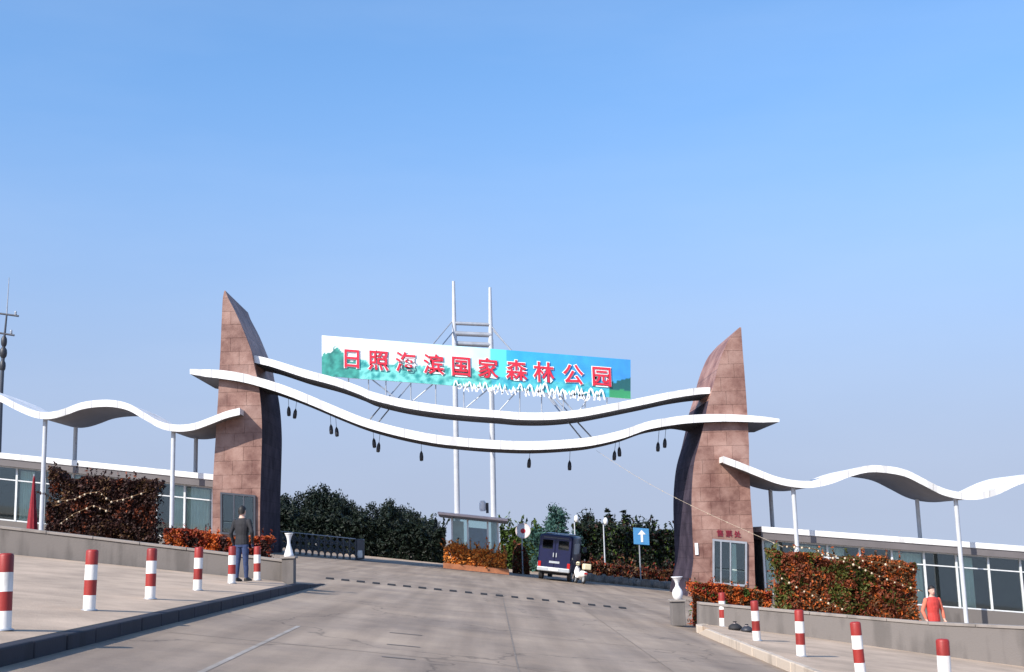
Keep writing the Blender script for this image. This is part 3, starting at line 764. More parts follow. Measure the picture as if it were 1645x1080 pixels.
# ------------------------------------------------------------------ wave canopies
def canopy(name, label, tab, Y0, Y1, posts, th=11):
    t = thing(name, label, 'canopy', gx((tab[0][0]+tab[-1][0])/2, Y0))
    us = [lerp(tab[0][0], tab[-1][0], k/120) for k in range(121)]
    rows = []
    for u in us:
        v = smooth_tab(tab, u); T = at(u, v, Y0); B = at(u, v+th, Y0); o = Vector((0, Y1-Y0, 0)); rows.append((T, B, B+o, T+o))
    mb = MB(); f = Vector((0, .12, 0)); e = Vector((0, 0, .05))
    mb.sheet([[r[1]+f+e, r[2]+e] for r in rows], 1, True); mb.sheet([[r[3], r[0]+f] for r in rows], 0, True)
    mb.sheet([[r[2]+e, r[3]] for r in rows], 0, True); mb.sheet([[r[0]+f, r[1]+f+e] for r in rows], 0, True)
    mb.add([rows[0][0]+f, rows[0][1]+f+e, rows[0][2]+e, rows[0][3], rows[-1][0]+f, rows[-1][1]+f+e, rows[-1][2]+e, rows[-1][3]], [(0, 1, 2, 3), (7, 6, 5, 4)])
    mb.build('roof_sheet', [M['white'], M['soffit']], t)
    mb = MB(); g = Vector((0, .118, 0)); e2 = Vector((0, 0, .004))
    mb.sheet([[r[0]+e2, r[1]] for r in rows], 0, True); mb.sheet([[r[1], r[1]+g] for r in rows], 0, True); mb.sheet([[r[1]+g, r[0]+g+e2] for r in rows], 0, True); mb.sheet([[r[0]+g+e2, r[0]+e2] for r in rows], 0, True)
    mb.add([rows[0][0]+e2, rows[0][1], rows[0][1]+g, rows[0][0]+g+e2, rows[-1][0]+e2, rows[-1][1], rows[-1][1]+g, rows[-1][0]+g+e2], [(0, 1, 2, 3), (7, 6, 5, 4)])
    fo = mb.build('fascia', M['white'], t)
    for k in range(3, 120, 7): joint(rows[k][0], rows[k][1], fo)
    xs = [(r[1].x, r[1].z) for r in rows]
    for (u, Y, kind) in posts:
        g_ = gx(u, Y); zt = interp(xs, g_.x)+.06
        MB().tube((g_.x, Y, g_.z-.2), (g_.x, Y, zt), .112, .112, 14).build('post', M['steelw'], t)
        MB().lathe((g_.x, Y, g_.z), [(.2, -.02), (.2, .03), (.12, .05)], 14).build('post_foot', M['steel'], t)
    return t
CL = [(-300, 612), (-255, 600), (-205, 590), (-165, 593), (-120, 608), (-70, 630), (-35, 628), (0, 634.5), (26, 648), (52, 659), (72, 662.5), (90, 660.5), (108, 655), (130, 647), (156, 643), (181, 643), (207, 649), (233, 664), (259, 678), (285, 682.5), (311, 680), (337, 671), (363, 661), (385, 655.5)]
CL = [(-330, 606), (-290, 618), (-250, 627), (-205, 610), (-165, 597), (-130, 594), (-90, 603), (-50, 616), (0, 634.5)] + CL[8:]
CRT = [(1162, 733), (1189, 743), (1219, 755), (1248, 766), (1278, 772), (1307, 772.5), (1337, 766), (1366, 755), (1396, 748), (1425, 749), (1455, 755), (1484, 769), (1514, 784), (1543, 791), (1573, 791.5), (1602, 784), (1632, 770), (1660, 761), (1700, 757), (1740, 762), (1790, 784), (1840, 800), (1890, 796), (1940, 776)]
YC0, YC1 = 61.9, 67.2
canopy('wave_canopy', 'white wavy canopy on slim posts to the left of the gate', CL, YC0, YC1, [(66, 62.4, 0), (275, 62.4, 0), (116, 66.7, 0), (312, 66.7, 0), (-235, 62.4, 0), (-165, 66.7, 0)])
canopy('wave_canopy', 'white wavy canopy on slim posts to the right of the gate', CRT, YC0, YC1, [(1287, 62.4, 0), (1553, 62.4, 0), (1249, 66.7, 0), (1489, 66.7, 0), (1830, 62.4, 0), (1745, 66.7, 0)])

# ------------------------------------------------------------------ glazed wings
def wing(name, label, ua, va, ub, vb, Y, depth, nb, seed, baseh=3.75):
    """eaves run from pixel (ua,va) to (ub,vb) at depth Y"""
    r = random.Random(seed)
    A, B = at(ua, va, Y), at(ub, vb, Y)
    t = thing(name, label, 'building', Vector((A.x, Y, A.z-baseh)))
    sl_ = (B.z-A.z)/(B.x-A.x)
    def P(x, y, h): return Vector((x, y, A.z+sl_*(x-A.x)-baseh+h))
    def hexa(mb, x0, x1, y0, y1, h0, h1): mb.hexa([P(x0, y0, h0), P(x1, y0, h0), P(x1, y1, h0), P(x0, y1, h0), P(x0, y0, h1), P(x1, y0, h1), P(x1, y1, h1), P(x0, y1, h1)]); return mb
    x0, x1 = A.x, B.x; H = baseh
    rf = hexa(MB(), x0-.1, x1+.1, Y, Y+depth+.4, H-.30, H).build('roof', M['white'], t, bevel=.02)
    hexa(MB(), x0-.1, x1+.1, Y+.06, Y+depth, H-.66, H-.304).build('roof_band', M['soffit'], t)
    yw = Y+.5
    hexa(MB(), x0, x1, yw+.02, yw+.25, -.6, .42).build('plinth', M['wall'], t)
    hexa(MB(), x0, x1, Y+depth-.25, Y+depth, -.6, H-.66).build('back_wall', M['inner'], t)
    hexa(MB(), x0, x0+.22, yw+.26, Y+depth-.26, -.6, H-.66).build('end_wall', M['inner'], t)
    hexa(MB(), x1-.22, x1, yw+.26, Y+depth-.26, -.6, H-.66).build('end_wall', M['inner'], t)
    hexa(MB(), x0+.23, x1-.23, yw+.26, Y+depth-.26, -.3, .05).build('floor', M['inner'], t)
    bw = (x1-x0)/nb
    for k in range(nb+1):
        x = lerp(x0+.05, x1-.05, k/nb)
        hexa(MB(), x-.05, x+.05, yw, yw+.16, .424, H-.662).build('mullion', M['frame'], t)
    for k in range(nb):
        a, b = x0+.05+(x1-x0-.1)*k/nb+.052, x0+.05+(x1-x0-.1)*(k+1)/nb-.052
        tr = H-1.35
        wf = hexa(MB(), a, b, yw+.03, yw+.13, tr-.03, tr+.03).build('window', M['frame'], t)
        hexa(MB(), a, b, yw+.03, yw+.13, .424, .49).build('sill', M['frame'], wf); hexa(MB(), a, b, yw+.03, yw+.13, H-.73, H-.663).build('head_rail', M['frame'], wf)
        mid = (a+b)/2
        hexa(MB(), a+.002, b-.002, yw+.07, yw+.085, .492, tr-.032).build('pane', M['glass'], wf)
        hexa(MB(), a+.002, b-.002, yw+.07, yw+.085, tr+.032, H-.732).build('pane', M['glass'], wf)
        if r.random() < .7:                                # drawn curtain with folds
            c0 = a+.02 if r.random() < .6 else mid; c1 = b-.02 if r.random() < .6 else mid+.1
            rows = [[], []]
            n = 26
            for i in range(n+1):
                x = lerp(c0, c1, i/n); y = yw+.32+.05*math.sin(i*1.9)
                rows[0].append(P(x, y, .45)); rows[1].append(P(x, y, H-.8))
            mb = MB(); mb.sheet(rows, 0, True); mb.build('curtain', M['curtain'], wf)
    return t, P
wl, WP_ = wing('glazed_wing', 'low glazed building with white flat roof under the left canopy', -160, 711, 340, 762, 63.6, 6, 11, 5, 3.9)
wr, WR_ = wing('glazed_wing', 'low glazed building with white flat roof under the right canopy', 1226, 846, 1800, 889, 63.6, 6, 11, 11, 3.9)

# ------------------------------------------------------------------ foliage
def leaf_mb(points, size, rg, mb=None, mi=None, flat=.0):
    mb = mb or MB()
    for p in points:
        s = size*rg.uniform(.6, 1.35)
        a = Vector((rg.gauss(0, 1), rg.gauss(0, 1), rg.gauss(0, 1)+flat)).normalized()
        x = a.orthogonal().normalized(); x.rotate(Matrix.Rotation(rg.uniform(0, 6.28), 3, a)); y = a.cross(x)
        b = len(mb.v); i = mi(p) if mi else 0
        mb.v += [tuple(p-x*s), tuple(p+y*s*.45+a*s*.12), tuple(p+x*s), tuple(p-y*s*.45+a*s*.12)]
        mb.f.append((b, b+1, b+2, b+3)); mb.m.append(i); mb.smooth.append(False)
    return mb
def hedge(name, label, ua, ub, ta, tb, Y, thick, n, size, mats, mifun, seed, cat='hedge', base=.1, rough=.34, dome=False):
    """clipped bush between two image columns; ta, tb: image rows of its top at either end"""
    rg = random.Random(seed)
    A, B = gx(ua, Y, base), gx(ub, Y, base); TA, TB = at(ua, ta, Y), at(ub, tb, Y)
    t = thing(name, label, cat, ((A.x+B.x)/2, Y+thick/2, gz((A.x+B.x)/2)))
    pts = []
    while len(pts) < n:
        s = rg.random(); x = lerp(A.x, B.x, s); bz = gz(x, base-.1); tz = lerp(TA.z, TB.z, s)
        nz = noise.fractal(Vector((x*.9, seed, 0)), .8, 2, 3)
        tz += nz*rough
        if dome: tz = lerp(bz+.3, tz, math.sin(math.pi*min(1, max(0, s)))**.45)
        q = rg.random()
        if q < .62: y = Y+abs(rg.gauss(0, .13))*thick; z = lerp(bz, tz, rg.random())
        elif q < .85: y = Y+rg.random()*thick; z = tz-abs(rg.gauss(0, .12))
        else: y = Y+rg.random()*thick; z = lerp(bz, tz, rg.random())
        y += .18*noise.fractal(Vector((x*1.3, z*1.3, seed+3)), .8, 2, 3)
        if noise.noise(Vector((x*1.7, z*1.7, y+seed))) < -.42 and rg.random() < .75: continue
        pts.append(Vector((x, y, z)))
    for _ in range(int((B.x-A.x)*9)):                          # loose shoots along the top and face
        s = rg.random(); x = lerp(A.x, B.x, s); tz = lerp(TA.z, TB.z, s); up = rg.random() < .6
        q = Vector((x, Y+rg.random()*thick, tz-.1)) if up else Vector((x, Y-.02, lerp(gz(x, .2), tz, rg.random())))
        d = Vector((rg.gauss(0, .35), rg.gauss(0, .2) if up else -1, 1 if up else rg.uniform(-.2, .7))).normalized()*size*rg.uniform(3, 8)*(1 if not dome else .5)
        for k in range(12): pts.append(q+d*(k/11)+Vector((rg.gauss(0, .012), rg.gauss(0, .012), rg.gauss(0, .012))))
    leaf_mb(pts, size, rg, None, (lambda p: mifun(p, rg))).build('foliage', mats, t, recalc=False)
    mb = MB()
    for k in range(max(4, int((B.x-A.x)*2.2))):
        x = rg.uniform(A.x+.1, B.x-.1); y = Y+thick*rg.uniform(.25, .8); z0 = gz(x, base-.15); s = (x-A.x)/(B.x-A.x); zt = lerp(TA.z, TB.z, s)-.35
        mb.tube((x, y, z0), (x+rg.uniform(-.2, .2), y, lerp(z0, zt, .8)), .022, .008, 5)
    mb.build('stems', M['bark'], t)
    # a dense dark inside so that no daylight shows through
    return t
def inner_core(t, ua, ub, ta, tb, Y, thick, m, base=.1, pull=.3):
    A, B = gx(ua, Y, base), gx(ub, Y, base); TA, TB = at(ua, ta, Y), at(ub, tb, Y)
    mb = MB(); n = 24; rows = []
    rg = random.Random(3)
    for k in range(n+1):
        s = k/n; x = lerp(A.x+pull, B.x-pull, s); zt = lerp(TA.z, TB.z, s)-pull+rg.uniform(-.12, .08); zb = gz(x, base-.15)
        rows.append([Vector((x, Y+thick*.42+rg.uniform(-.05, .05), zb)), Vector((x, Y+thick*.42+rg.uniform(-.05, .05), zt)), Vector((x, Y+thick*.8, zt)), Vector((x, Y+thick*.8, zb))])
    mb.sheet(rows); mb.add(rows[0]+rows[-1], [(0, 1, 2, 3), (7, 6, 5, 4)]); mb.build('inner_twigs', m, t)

def mi_left(p, rg):
    n = noise.fractal(Vector((p.x*1.6, p.z*1.6, 4)), .8, 2, 3)*1.3+rg.gauss(0, .1)
    if n > .3 and rg.random() < .5: return 1
    if n < -.3 and rg.random() < .3: return 2
    return 0
h1 = hedge('hedge', 'tall dark maroon hedge hung with pale bulbs, behind the left wall', 72, 248, 757, 775, 35, 1.0, 32000, .058, [M['leaf_mar'], M['leaf_rbr'], M['leaf_brn']], mi_left, 11)
inner_core(h1, 72, 248, 757, 775, 35, 1.0, M['leaf_mar'])
def mi_low(p, rg):
    n = noise.fractal(Vector((p.x*2.2, p.z*2.2, 2)), .8, 2, 3)+rg.gauss(0, .12)
    return 1 if n > .22 else (2 if n < -.2 else 0)
h2 = hedge('hedge', 'low red clipped hedge at the foot of the left pillar', 262, 432, 850, 866, 33.6, 1.1, 20000, .046, [M['leaf_red'], M['leaf_or'], M['leaf_mar']], mi_low, 12, rough=.12)
inner_core(h2, 262, 432, 850, 866, 33.6, 1.1, M['leaf_mar'])
def mi_right(p, rg):
    n = noise.fractal(Vector((p.x*1.0, p.z*.8, 9)), .8, 2, 4)*1.15+rg.gauss(0, .09)
    if n > .12: return 1 if rg.random() < .8 else 0
    if n < -.2: return 2 if rg.random() < .65 else 3
    return 0 if noise.noise(p*3.1)+rg.gauss(0, .1) < .3 else 3
h3 = hedge('hedge', 'tall autumn-coloured hedge of red, brown and green leaves behind the right wall', 1252, 1482, 885, 906, 32.2, 1.1, 40000, .055, [M['leaf_rbr'], M['leaf_ol'], M['leaf_brn'], M['leaf_or']], mi_right, 13)
inner_core(h3, 1252, 1482, 885, 906, 32.2, 1.1, M['leaf_mar'])
h4 = hedge('hedge', 'low orange-red clipped hedge at the foot of the right pillar', 1116, 1244, 937, 949, 33.0, 1.1, 18000, .046, [M['leaf_or'], M['leaf_red'], M['leaf_brn'], M['leaf_gr']], lambda p, rg: (lambda n: 3 if n > .42 else (1 if n > .05 else (0 if n > -.3 else 2)))(noise.fractal(p*2.0, .8, 2, 3)+rg.gauss(0, .12)), 14, rough=.12)
inner_core(h4, 1116, 1244, 937, 949, 33.0, 1.1, M['leaf_mar'])

# garlands of pale bulbs strung over the hedges
def garland(label, pts, Y, n, r=.028):
    P = [at(u, v, Y) for u, v in pts]
    t = thing('bulb_garland', label, 'garland', P[0], group='bulb garlands on the hedges')
    tot = len(P)-1
    def pos(s):
        k = min(tot-1, int(s*tot)); f = s*tot-k; return P[k].lerp(P[k+1], f)
    MB().path([pos(k/30) for k in range(31)], .012, 5).build('wire', M['leaf_brn'], t)
    for k in range(n):
        p = pos((k+.5)/n)+Vector((0, -.02, -.02)); q = r*rnd.uniform(.7, 1.3)
        MB().lathe(p, [(q*.3, -q), (q*.85, -q*.6), (q, 0), (q*.8, q*.6), (q*.3, q)], 8).build('bulb', M['bulb'], t)
garland('upper garland of pale bulbs across the dark left hedge', [(88, 806), (120, 802), (138, 793), (160, 790), (178, 806), (200, 802), (235, 790)], 34.72, 14)
garland('lower garland of pale bulbs across the dark left hedge', [(95, 843), (118, 826), (150, 812), (176, 822)], 34.72, 8)
garland('top garland of pale bulbs running down over the right hedge', [(1258, 877), (1300, 880), (1350, 895), (1400, 902), (1478, 916)], 31.95, 14)
garland('middle garland of pale bulbs across the right hedge', [(1312, 888), (1368, 905), (1400, 920), (1440, 936), (1482, 950)], 31.92, 13)
garland('lowest garland of pale bulbs across the right hedge', [(1250, 925), (1285, 946), (1325, 966), (1358, 980)], 31.92, 9)

def overhead_string():
    a, b = at(958, 724, YG+1.2), at(1258, 879, 31.97)
    t = thing('overhead_string', 'pale light string running from the lower beam across the right pillar to the hedge', 'string', b)
    P = []
    for k in range(41):
        q = a.lerp(b, k/40); q.z -= .25*math.sin(math.pi*k/40); P.append(q)
    MB().path(P, .006, 5).build('wire', M['bulb'], t)
    for k in range(3, 40, 3): MB().lathe(P[k], [(.006, -.03), (.015, -.02), (.018, 0), (.006, .02)], 6).build('bulb', M['bulb'], t)
overhead_string()
# ------------------------------------------------------------------ trees
def make_tree(seed, h, w_, leaf, kind='round', n=5200, size=.17):
    """trunk, limbs and clumps of leaves; returns (trunk mesh, crown mesh) in local metres"""
    rg = random.Random(seed)
    tm = MB(); clumps = []
    pts = [Vector((0, 0, -.4))]
    for k in range(1, 6): pts.append(Vector((rg.gauss(0, .04)*h, rg.gauss(0, .04)*h, h*.72*k/5)))
    r0_ = .035*h
    for k in range(5): tm.tube(pts[k], pts[k+1], r0_*(1-k*.17), r0_*(1-(k+1)*.17), 8)
    nl = 11 if kind == 'round' else 15
    for k in range(nl):
        f = rg.uniform(.22, 1); b = pts[0].lerp(pts[5], f); 
        az = rg.uniform(0, 6.28)
        if kind == 'round': L = w_*.5*rg.uniform(.55, 1)*(1.15-.5*abs(f-.5)); el = rg.uniform(.1, .9)
        else: L = w_*.5*(1.12-f)*rg.uniform(.75, 1.1); el = rg.uniform(.15, .6)
        e = b+Vector((math.cos(az)*math.cos(el), math.sin(az)*math.cos(el), math.sin(el)))*L
        tm.tube(b, e, r0_*.35, r0_*.08, 5); clumps.append((e, rg.uniform(.16, .27)*w_*(1 if kind == 'round' else 1.0-.6*f)))
        clumps.append((b.lerp(e, .55), rg.uniform(.14, .24)*w_*(1 if kind == 'round' else 1.0-.6*f)))
    clumps.append((pts[5]+Vector((0, 0, h*.1)), .2*w_ if kind == 'round' else .1*w_)); clumps.append((pts[5]+Vector((rg.gauss(0, .05)*w_, 0, h*.19)), .13*w_ if kind == 'round' else .06*w_))
    if kind != 'round':
        clumps = [(Vector((rg.gauss(0, .03)*w_, rg.gauss(0, .03)*w_, h*f)), w_*.34*(1.08-f)**.75*rg.uniform(.8, 1.15)) for f in [.12+.86*k/13 for k in range(14)]] + [(c, r_*.8) for c, r_ in clumps[:-2] if c.z < h*.6]
    tot = sum(c[1]**2 for c in clumps); P = []
    for c, r_ in clumps:
        for _ in range(int(n*r_**2/tot)):
            d = Vector((rg.gauss(0, 1), rg.gauss(0, 1), rg.gauss(0, .8))).normalized()*r_*(rg.random()**.4)*rg.uniform(.7, 1.25)
            P.append(c+d)
    cm = leaf_mb(P, size, rg, flat=.3)
    return tm.mesh('trunk', M['bark']), cm.mesh('crown', leaf)
TREE_CACHE = {}
def tree(label, u, vtop, wpx, Y, kind, leafk, group, variant):
    g_ = gx(u, Y); top = at(u, vtop, Y); h = max(1.0, top.z-g_.z); wd = wpx*Y/F
    key = (kind, leafk, variant)
    if key not in TREE_CACHE: TREE_CACHE[key] = make_tree(variant*13+5, 6.0, 4.6 if kind == 'round' else 2.6, M[leafk], kind, size=.16)
    a, b = TREE_CACHE[key]
    base_w = 4.6 if kind == 'round' else 2.6
    t = thing('tree' if kind == 'round' else 'conifer_tree', label, 'tree', g_, (0, 0, rnd.uniform(0, 6.28)), group)
    t.scale = (wd/base_w, wd/base_w, h/6.0*.97)
    for nme, me in (('trunk', a), ('crown', b)):
        o = bpy.data.objects.new(nme, me); C.objects.link(o); o.parent = t
    return t
TL = [(452, 792, 55, 88), (484, 785, 60, 96), (514, 772, 62, 92), (541, 786, 56, 100), (566, 800, 50, 94), (596, 802, 50, 98), (621, 796, 46, 92), (648, 809, 50, 100), (672, 819, 46, 96), (694, 829, 40, 104)]
LT = ['leftmost tree behind the sliding gate, half hidden by the left pillar', 'second tree from the left pillar', 'tallest tree of the left grove, third from the pillar', 'fourth tree from the left pillar, right of the tallest', 'fifth tree from the left pillar', 'sixth tree from the left pillar, mid-grove', 'seventh tree from the left pillar, with a pointed top', 'eighth tree from the left pillar', 'ninth tree from the left pillar, near the booth', 'last and lowest tree of the left grove, beside the booth']
for i, (u, v, wd, Y) in enumerate(TL):
    tree('dark green ' + LT[i], u, v, wd, Y, 'round', 'leaf_dk', 'dark trees beyond the gate on the left', i % 4)
# undergrowth closing the gaps between the trunks
RT = [(898, 804, 84, 84, 'round', 'leaf_bl', 'broad blue-green tree rising right behind the blue van'), (838, 845, 46, 100, 'round', 'leaf_gr', 'small green tree behind the round road sign'),
      (948, 824, 62, 92, 'round', 'leaf_dk', 'dark bushy tree right of the blue-green tree'), (982, 815, 66, 90, 'tall', 'leaf_dk', 'tallest dark conifer of the right grove'), (1008, 817, 68, 94, 'tall', 'leaf_dk', 'dark conifer just left of the blue sign'),
      (1030, 836, 60, 98, 'round', 'leaf_dk', 'dark bushy tree behind the blue sign'), (1053, 825, 34, 92, 'tall', 'leaf_dk', 'narrow pointed conifer right of the blue sign'), (1074, 846, 60, 88, 'round', 'leaf_gr', 'low green tree near the right pillar'), (1100, 846, 56, 92, 'round', 'leaf_dk', 'dark tree half hidden behind the right pillar'),
      (928, 836, 48, 96, 'round', 'leaf_gr', 'mid-green tree between the blue-green tree and the conifers')]
for i, (u, v, wd, Y, kd, lf, lb) in enumerate(RT): tree(lb, u, v, wd, Y, kd, lf, 'trees beyond the gate on the right', 20+i % 3)
def mi0(p, rg): return 0 if rg.random() < .75 else 1
h5 = hedge('shrub_bank', 'dark shrubs along the foot of the left grove', 436, 715, 822, 853, 84, 3, 15000, .16, [M['leaf_dk'], M['leaf_dk']], mi0, 21, 'shrubs', rough=.7)
h6 = hedge('shrub_bank', 'dark shrubs along the foot of the right grove', 926, 1122, 842, 862, 86, 3, 17000, .16, [M['leaf_dk'], M['leaf_mar'], M['leaf_gr']], lambda p, rg: rg.choice((0, 0, 0, 0, 0, 1, 2)), 22, 'shrubs', rough=.6)
h7 = hedge('hedge', 'reddish-brown low hedge beside the road beyond the van', 938, 1112, 902, 922, 77, 1.6, 9000, .11, [M['leaf_brn'], M['leaf_mar'], M['leaf_red']], lambda p, rg: rg.choice((0, 0, 1, 1, 2)), 23, rough=.2)
h8 = hedge('shrub', 'small reddish shrub under the round road sign', 824, 850, 872, 876, 76, 1.0, 2200, .09, [M['leaf_brn'], M['leaf_red']], mi0, 24, 'shrub', rough=.2, dome=True)
h9 = hedge('shrub_bank', 'green shrubs between the booth and the blue van', 806, 872, 846, 852, 88, 2, 6000, .15, [M['leaf_gr'], M['leaf_dk']], mi0, 25, 'shrubs', rough=.4)
# stone edging strip in front of the reddish hedge
M['rubble'] = mat('rubble', (.19, .175, .155), .9, .35, 2.5, coords='World', bump=.6, bscale=10)
def stone_edge():
    t = thing('stone_edging', 'row of rough grey stones below the reddish-brown hedge', 'stones', gx(1010, 74.5))
    rg = random.Random(5)
    for k in range(34):
        u = lerp(944, 1106, (k+.5)/34); p = gx(u, 74.5+rg.uniform(-.2, .3)); s = rg.uniform(.22, .36)
        mb = MB(); prof = [(s*.9, -.05), (s, .12*rg.uniform(.8, 1.4)), (s*.75, .3*rg.uniform(.8, 1.5)), (s*.3, .38*rg.uniform(.9, 1.4))]
        mb.lathe(p, prof, 7, sm=False, sx=rg.uniform(.8, 1.1), sy=rg.uniform(.7, 1.1)); mb.build('stone', M['rubble'], t)
stone_edge()

# ------------------------------------------------------------------ booth with its flower bed
YBo = 71.5
bt = gx(766, YBo)
booth = thing('gate_booth', 'small glazed guard booth with thin flat roof in the middle of the road', 'booth', bt)
def booth_build():
    s = S; x0, x1 = gx(726, YBo).x, gx(803, YBo).x; H = 3.05
    def Pz(x, h): return gz(x, h)
    def hx(x_0, x_1, y0, y1, h0, h1):
        return MB().hexa([Vector((x_0, y0, Pz(x_0, h0))), Vector((x_1, y0, Pz(x_1, h0))), Vector((x_1, y1, Pz(x_1, h0))), Vector((x_0, y1, Pz(x_0, h0))),
                          Vector((x_0, y0, Pz(x_0, h1))), Vector((x_1, y0, Pz(x_1, h1))), Vector((x_1, y1, Pz(x_1, h1))), Vector((x_0, y1, Pz(x_0, h1)))])
    hx(x0-.75, x1+.55, YBo-.7, YBo+2.9, H, H+.16).build('roof', M['pink'], booth, bevel=.03)
    hx(x0-.7, x1+.5, YBo-.65, YBo+2.85, H-.1, H-.004).build('roof_soffit', M['soffit'], booth)
    hx(x0, x1, YBo, YBo+2.2, -.1, .9).build('lower_wall', M['frame'], booth)
    hx(x0+.06, x1-.06, YBo+2.1, YBo+2.16, .904, H-.104).build('rear_glazing', M['glass'], booth)
    for x in (x0, x0+(x1-x0)*.33, x0+(x1-x0)*.75, x1-.1):
        hx(x, x+.1, YBo-.02, YBo+.1, .904, H-.104).build('corner_post', M['frame'], booth)
    for x in (x0, x1-.1): hx(x, x+.1, YBo+2.1, YBo+2.2, .904, H-.104).build('corner_post', M['frame'], booth)
    xs = [x0+.1, x0+(x1-x0)*.33, x0+(x1-x0)*.33+.1, x0+(x1-x0)*.75, x0+(x1-x0)*.75+.1, x1-.1]
    for a, b in ((0, 1), (2, 3), (4, 5)): hx(xs[a]+.003, xs[b]-.003, YBo+.02, YBo+.04, .906, H-.106).build('pane', M['glass'], booth)
    hx(x0+.03, x0+.05, YBo+.102, YBo+2.098, .906, H-.106).build('pane', M['glass'], booth)
    hx(x1-.05, x1-.03, YBo+.102, YBo+2.098, .906, H-.106).build('pane', M['glass'], booth)
    hx(xs[2], xs[3], YBo+.6, YBo+1.3, .906, 2.5).build('control_desk', M['bluecab'], booth)
    hx(xs[0], xs[1]-.2, YBo+.9, YBo+.95, .906, 2.8).build('blind', M['curtain'], booth)
    # loudspeaker on the roof
    p = at(783, 824, YBo+.4)
    MB().box((p.x, p.y, p.z+.28), (.16, .2, .6)).build('lamp_bracket', M['dark'], booth)
    MB().lathe((p.x-.27, p.y, p.z+.1), [(.14, 0), (.2, .1), (.2, .5), (.12, .62)], 12).build('roof_lamp', M['vase'], booth)
M['bluecab'] = mat('blue_cabinet', (.10, .15, .32), .5, .3, 3)
booth_build()
def mi_fl(p, rg): return rg.choice((0, 0, 0, 1, 2))
fb = hedge('flower_bed', 'orange flower bed at the foot of the guard booth', 714, 814, 878, 886, 70.2, 2.0, 9000, .10, [M['flower'], M['leaf_or'], M['leaf_brn']], mi_fl, 31, 'flowers', rough=.45)
bed0, bed1 = gx(712, 69.9), gx(818, 69.9)
mb = MB(); 
mb.hexa([Vector((x, y, gz(x, h))) for h in (-.05, .32) for x, y in ((bed0.x, 69.95), (bed1.x, 69.95), (bed1.x, 74.4), (bed0.x, 74.4))])
tag(mb.build('traffic_island', mat('island_brick', (.34, .13, .06), .85, .25, 3, coords='World')), kind='structure')

# ------------------------------------------------------------------ road signs
def round_sign():
    Y = 75.8; c = at(840, 853, Y); g_ = gx(840, Y)
    t = thing('round_sign', 'round white road sign with red rim and dark red centre beside the booth', 'sign', g_)
    MB().tube((g_.x, Y, g_.z-.1), (g_.x, Y, c.z+.3), .04, n=10).build('pole', M['steel'], t)
    def disc(r1, r2, y, m, nm):
        mb = MB(); n = 32; vs = []
        for r, yy in ((r1, y), (r2, y), (r2, y+.012), (r1, y+.012)):
            for k in range(n): vs.append(Vector((c.x+r*math.cos(2*math.pi*k/n), yy, c.z+r*math.sin(2*math.pi*k/n))))
        for j in range(4):
            mb.add(vs, [(j*n+k, j*n+(k+1) % n, ((j+1) % 4)*n+(k+1) % n, ((j+1) % 4)*n+k) for k in range(n)])
        mb.build(nm, m, t)
    disc(.001, .44, Y-.07, M['signwhite'], 'disc'); disc(.40, .47, Y-.085, M['pink'], 'rim'); disc(.001, .15, Y-.09, M['signred'], 'red_mark')
round_sign()
def blue_sign():
    Y = 76; c = at(1030, 862, Y); g_ = gx(1030, Y)
    t = thing('blue_sign', 'light blue square sign with white arrow on a post before the conifers', 'sign', g_)
    MB().tube((g_.x, Y, g_.z-.1), (g_.x, Y, c.z+.3), .045, n=10).build('post', M['steel'], t)
    MB().box((c.x, Y-.07, c.z), (.98, .04, 1.02), sh=.1).build('board', M['signblue'], t, bevel=.02)
    mb = MB()
    mb.box((c.x+.03, Y-.1, c.z-.1), (.14, .012, .5)); mb.add([Vector((c.x-.22, Y-.106, c.z+.12)), Vector((c.x+.28, Y-.106, c.z+.12)), Vector((c.x+.03, Y-.106, c.z+.4)), Vector((c.x-.22, Y-.094, c.z+.12)), Vector((c.x+.28, Y-.094, c.z+.12)), Vector((c.x+.03, Y-.094, c.z+.4))], [(0, 1, 2), (5, 4, 3), (0, 3, 4, 1), (1, 4, 5, 2), (2, 5, 3, 0)])
    mb.build('arrow', M['signwhite'], t)
blue_sign()
for i, (u, v, lb) in enumerate(((973, 838, 'white globe garden lamp standing among the dark conifers'), (926, 834, 'white globe garden lamp right of the blue-green tree'))):
    Y = 81; c = at(u, v, Y); g_ = gx(u, Y)
    t = thing('garden_lamp', lb, 'lamp', g_, group='white garden lamps')
    MB().tube((g_.x, Y, g_.z-.1), (g_.x, Y, c.z-.2), .05, .04, 8).build('pole', M['steelw'], t)
    MB().lathe((c.x, Y, c.z), [(.07, -.2), (.13, -.14), (.16, 0), (.13, .16), (.05, .26)], 12).build('globe', M['vase'], t)

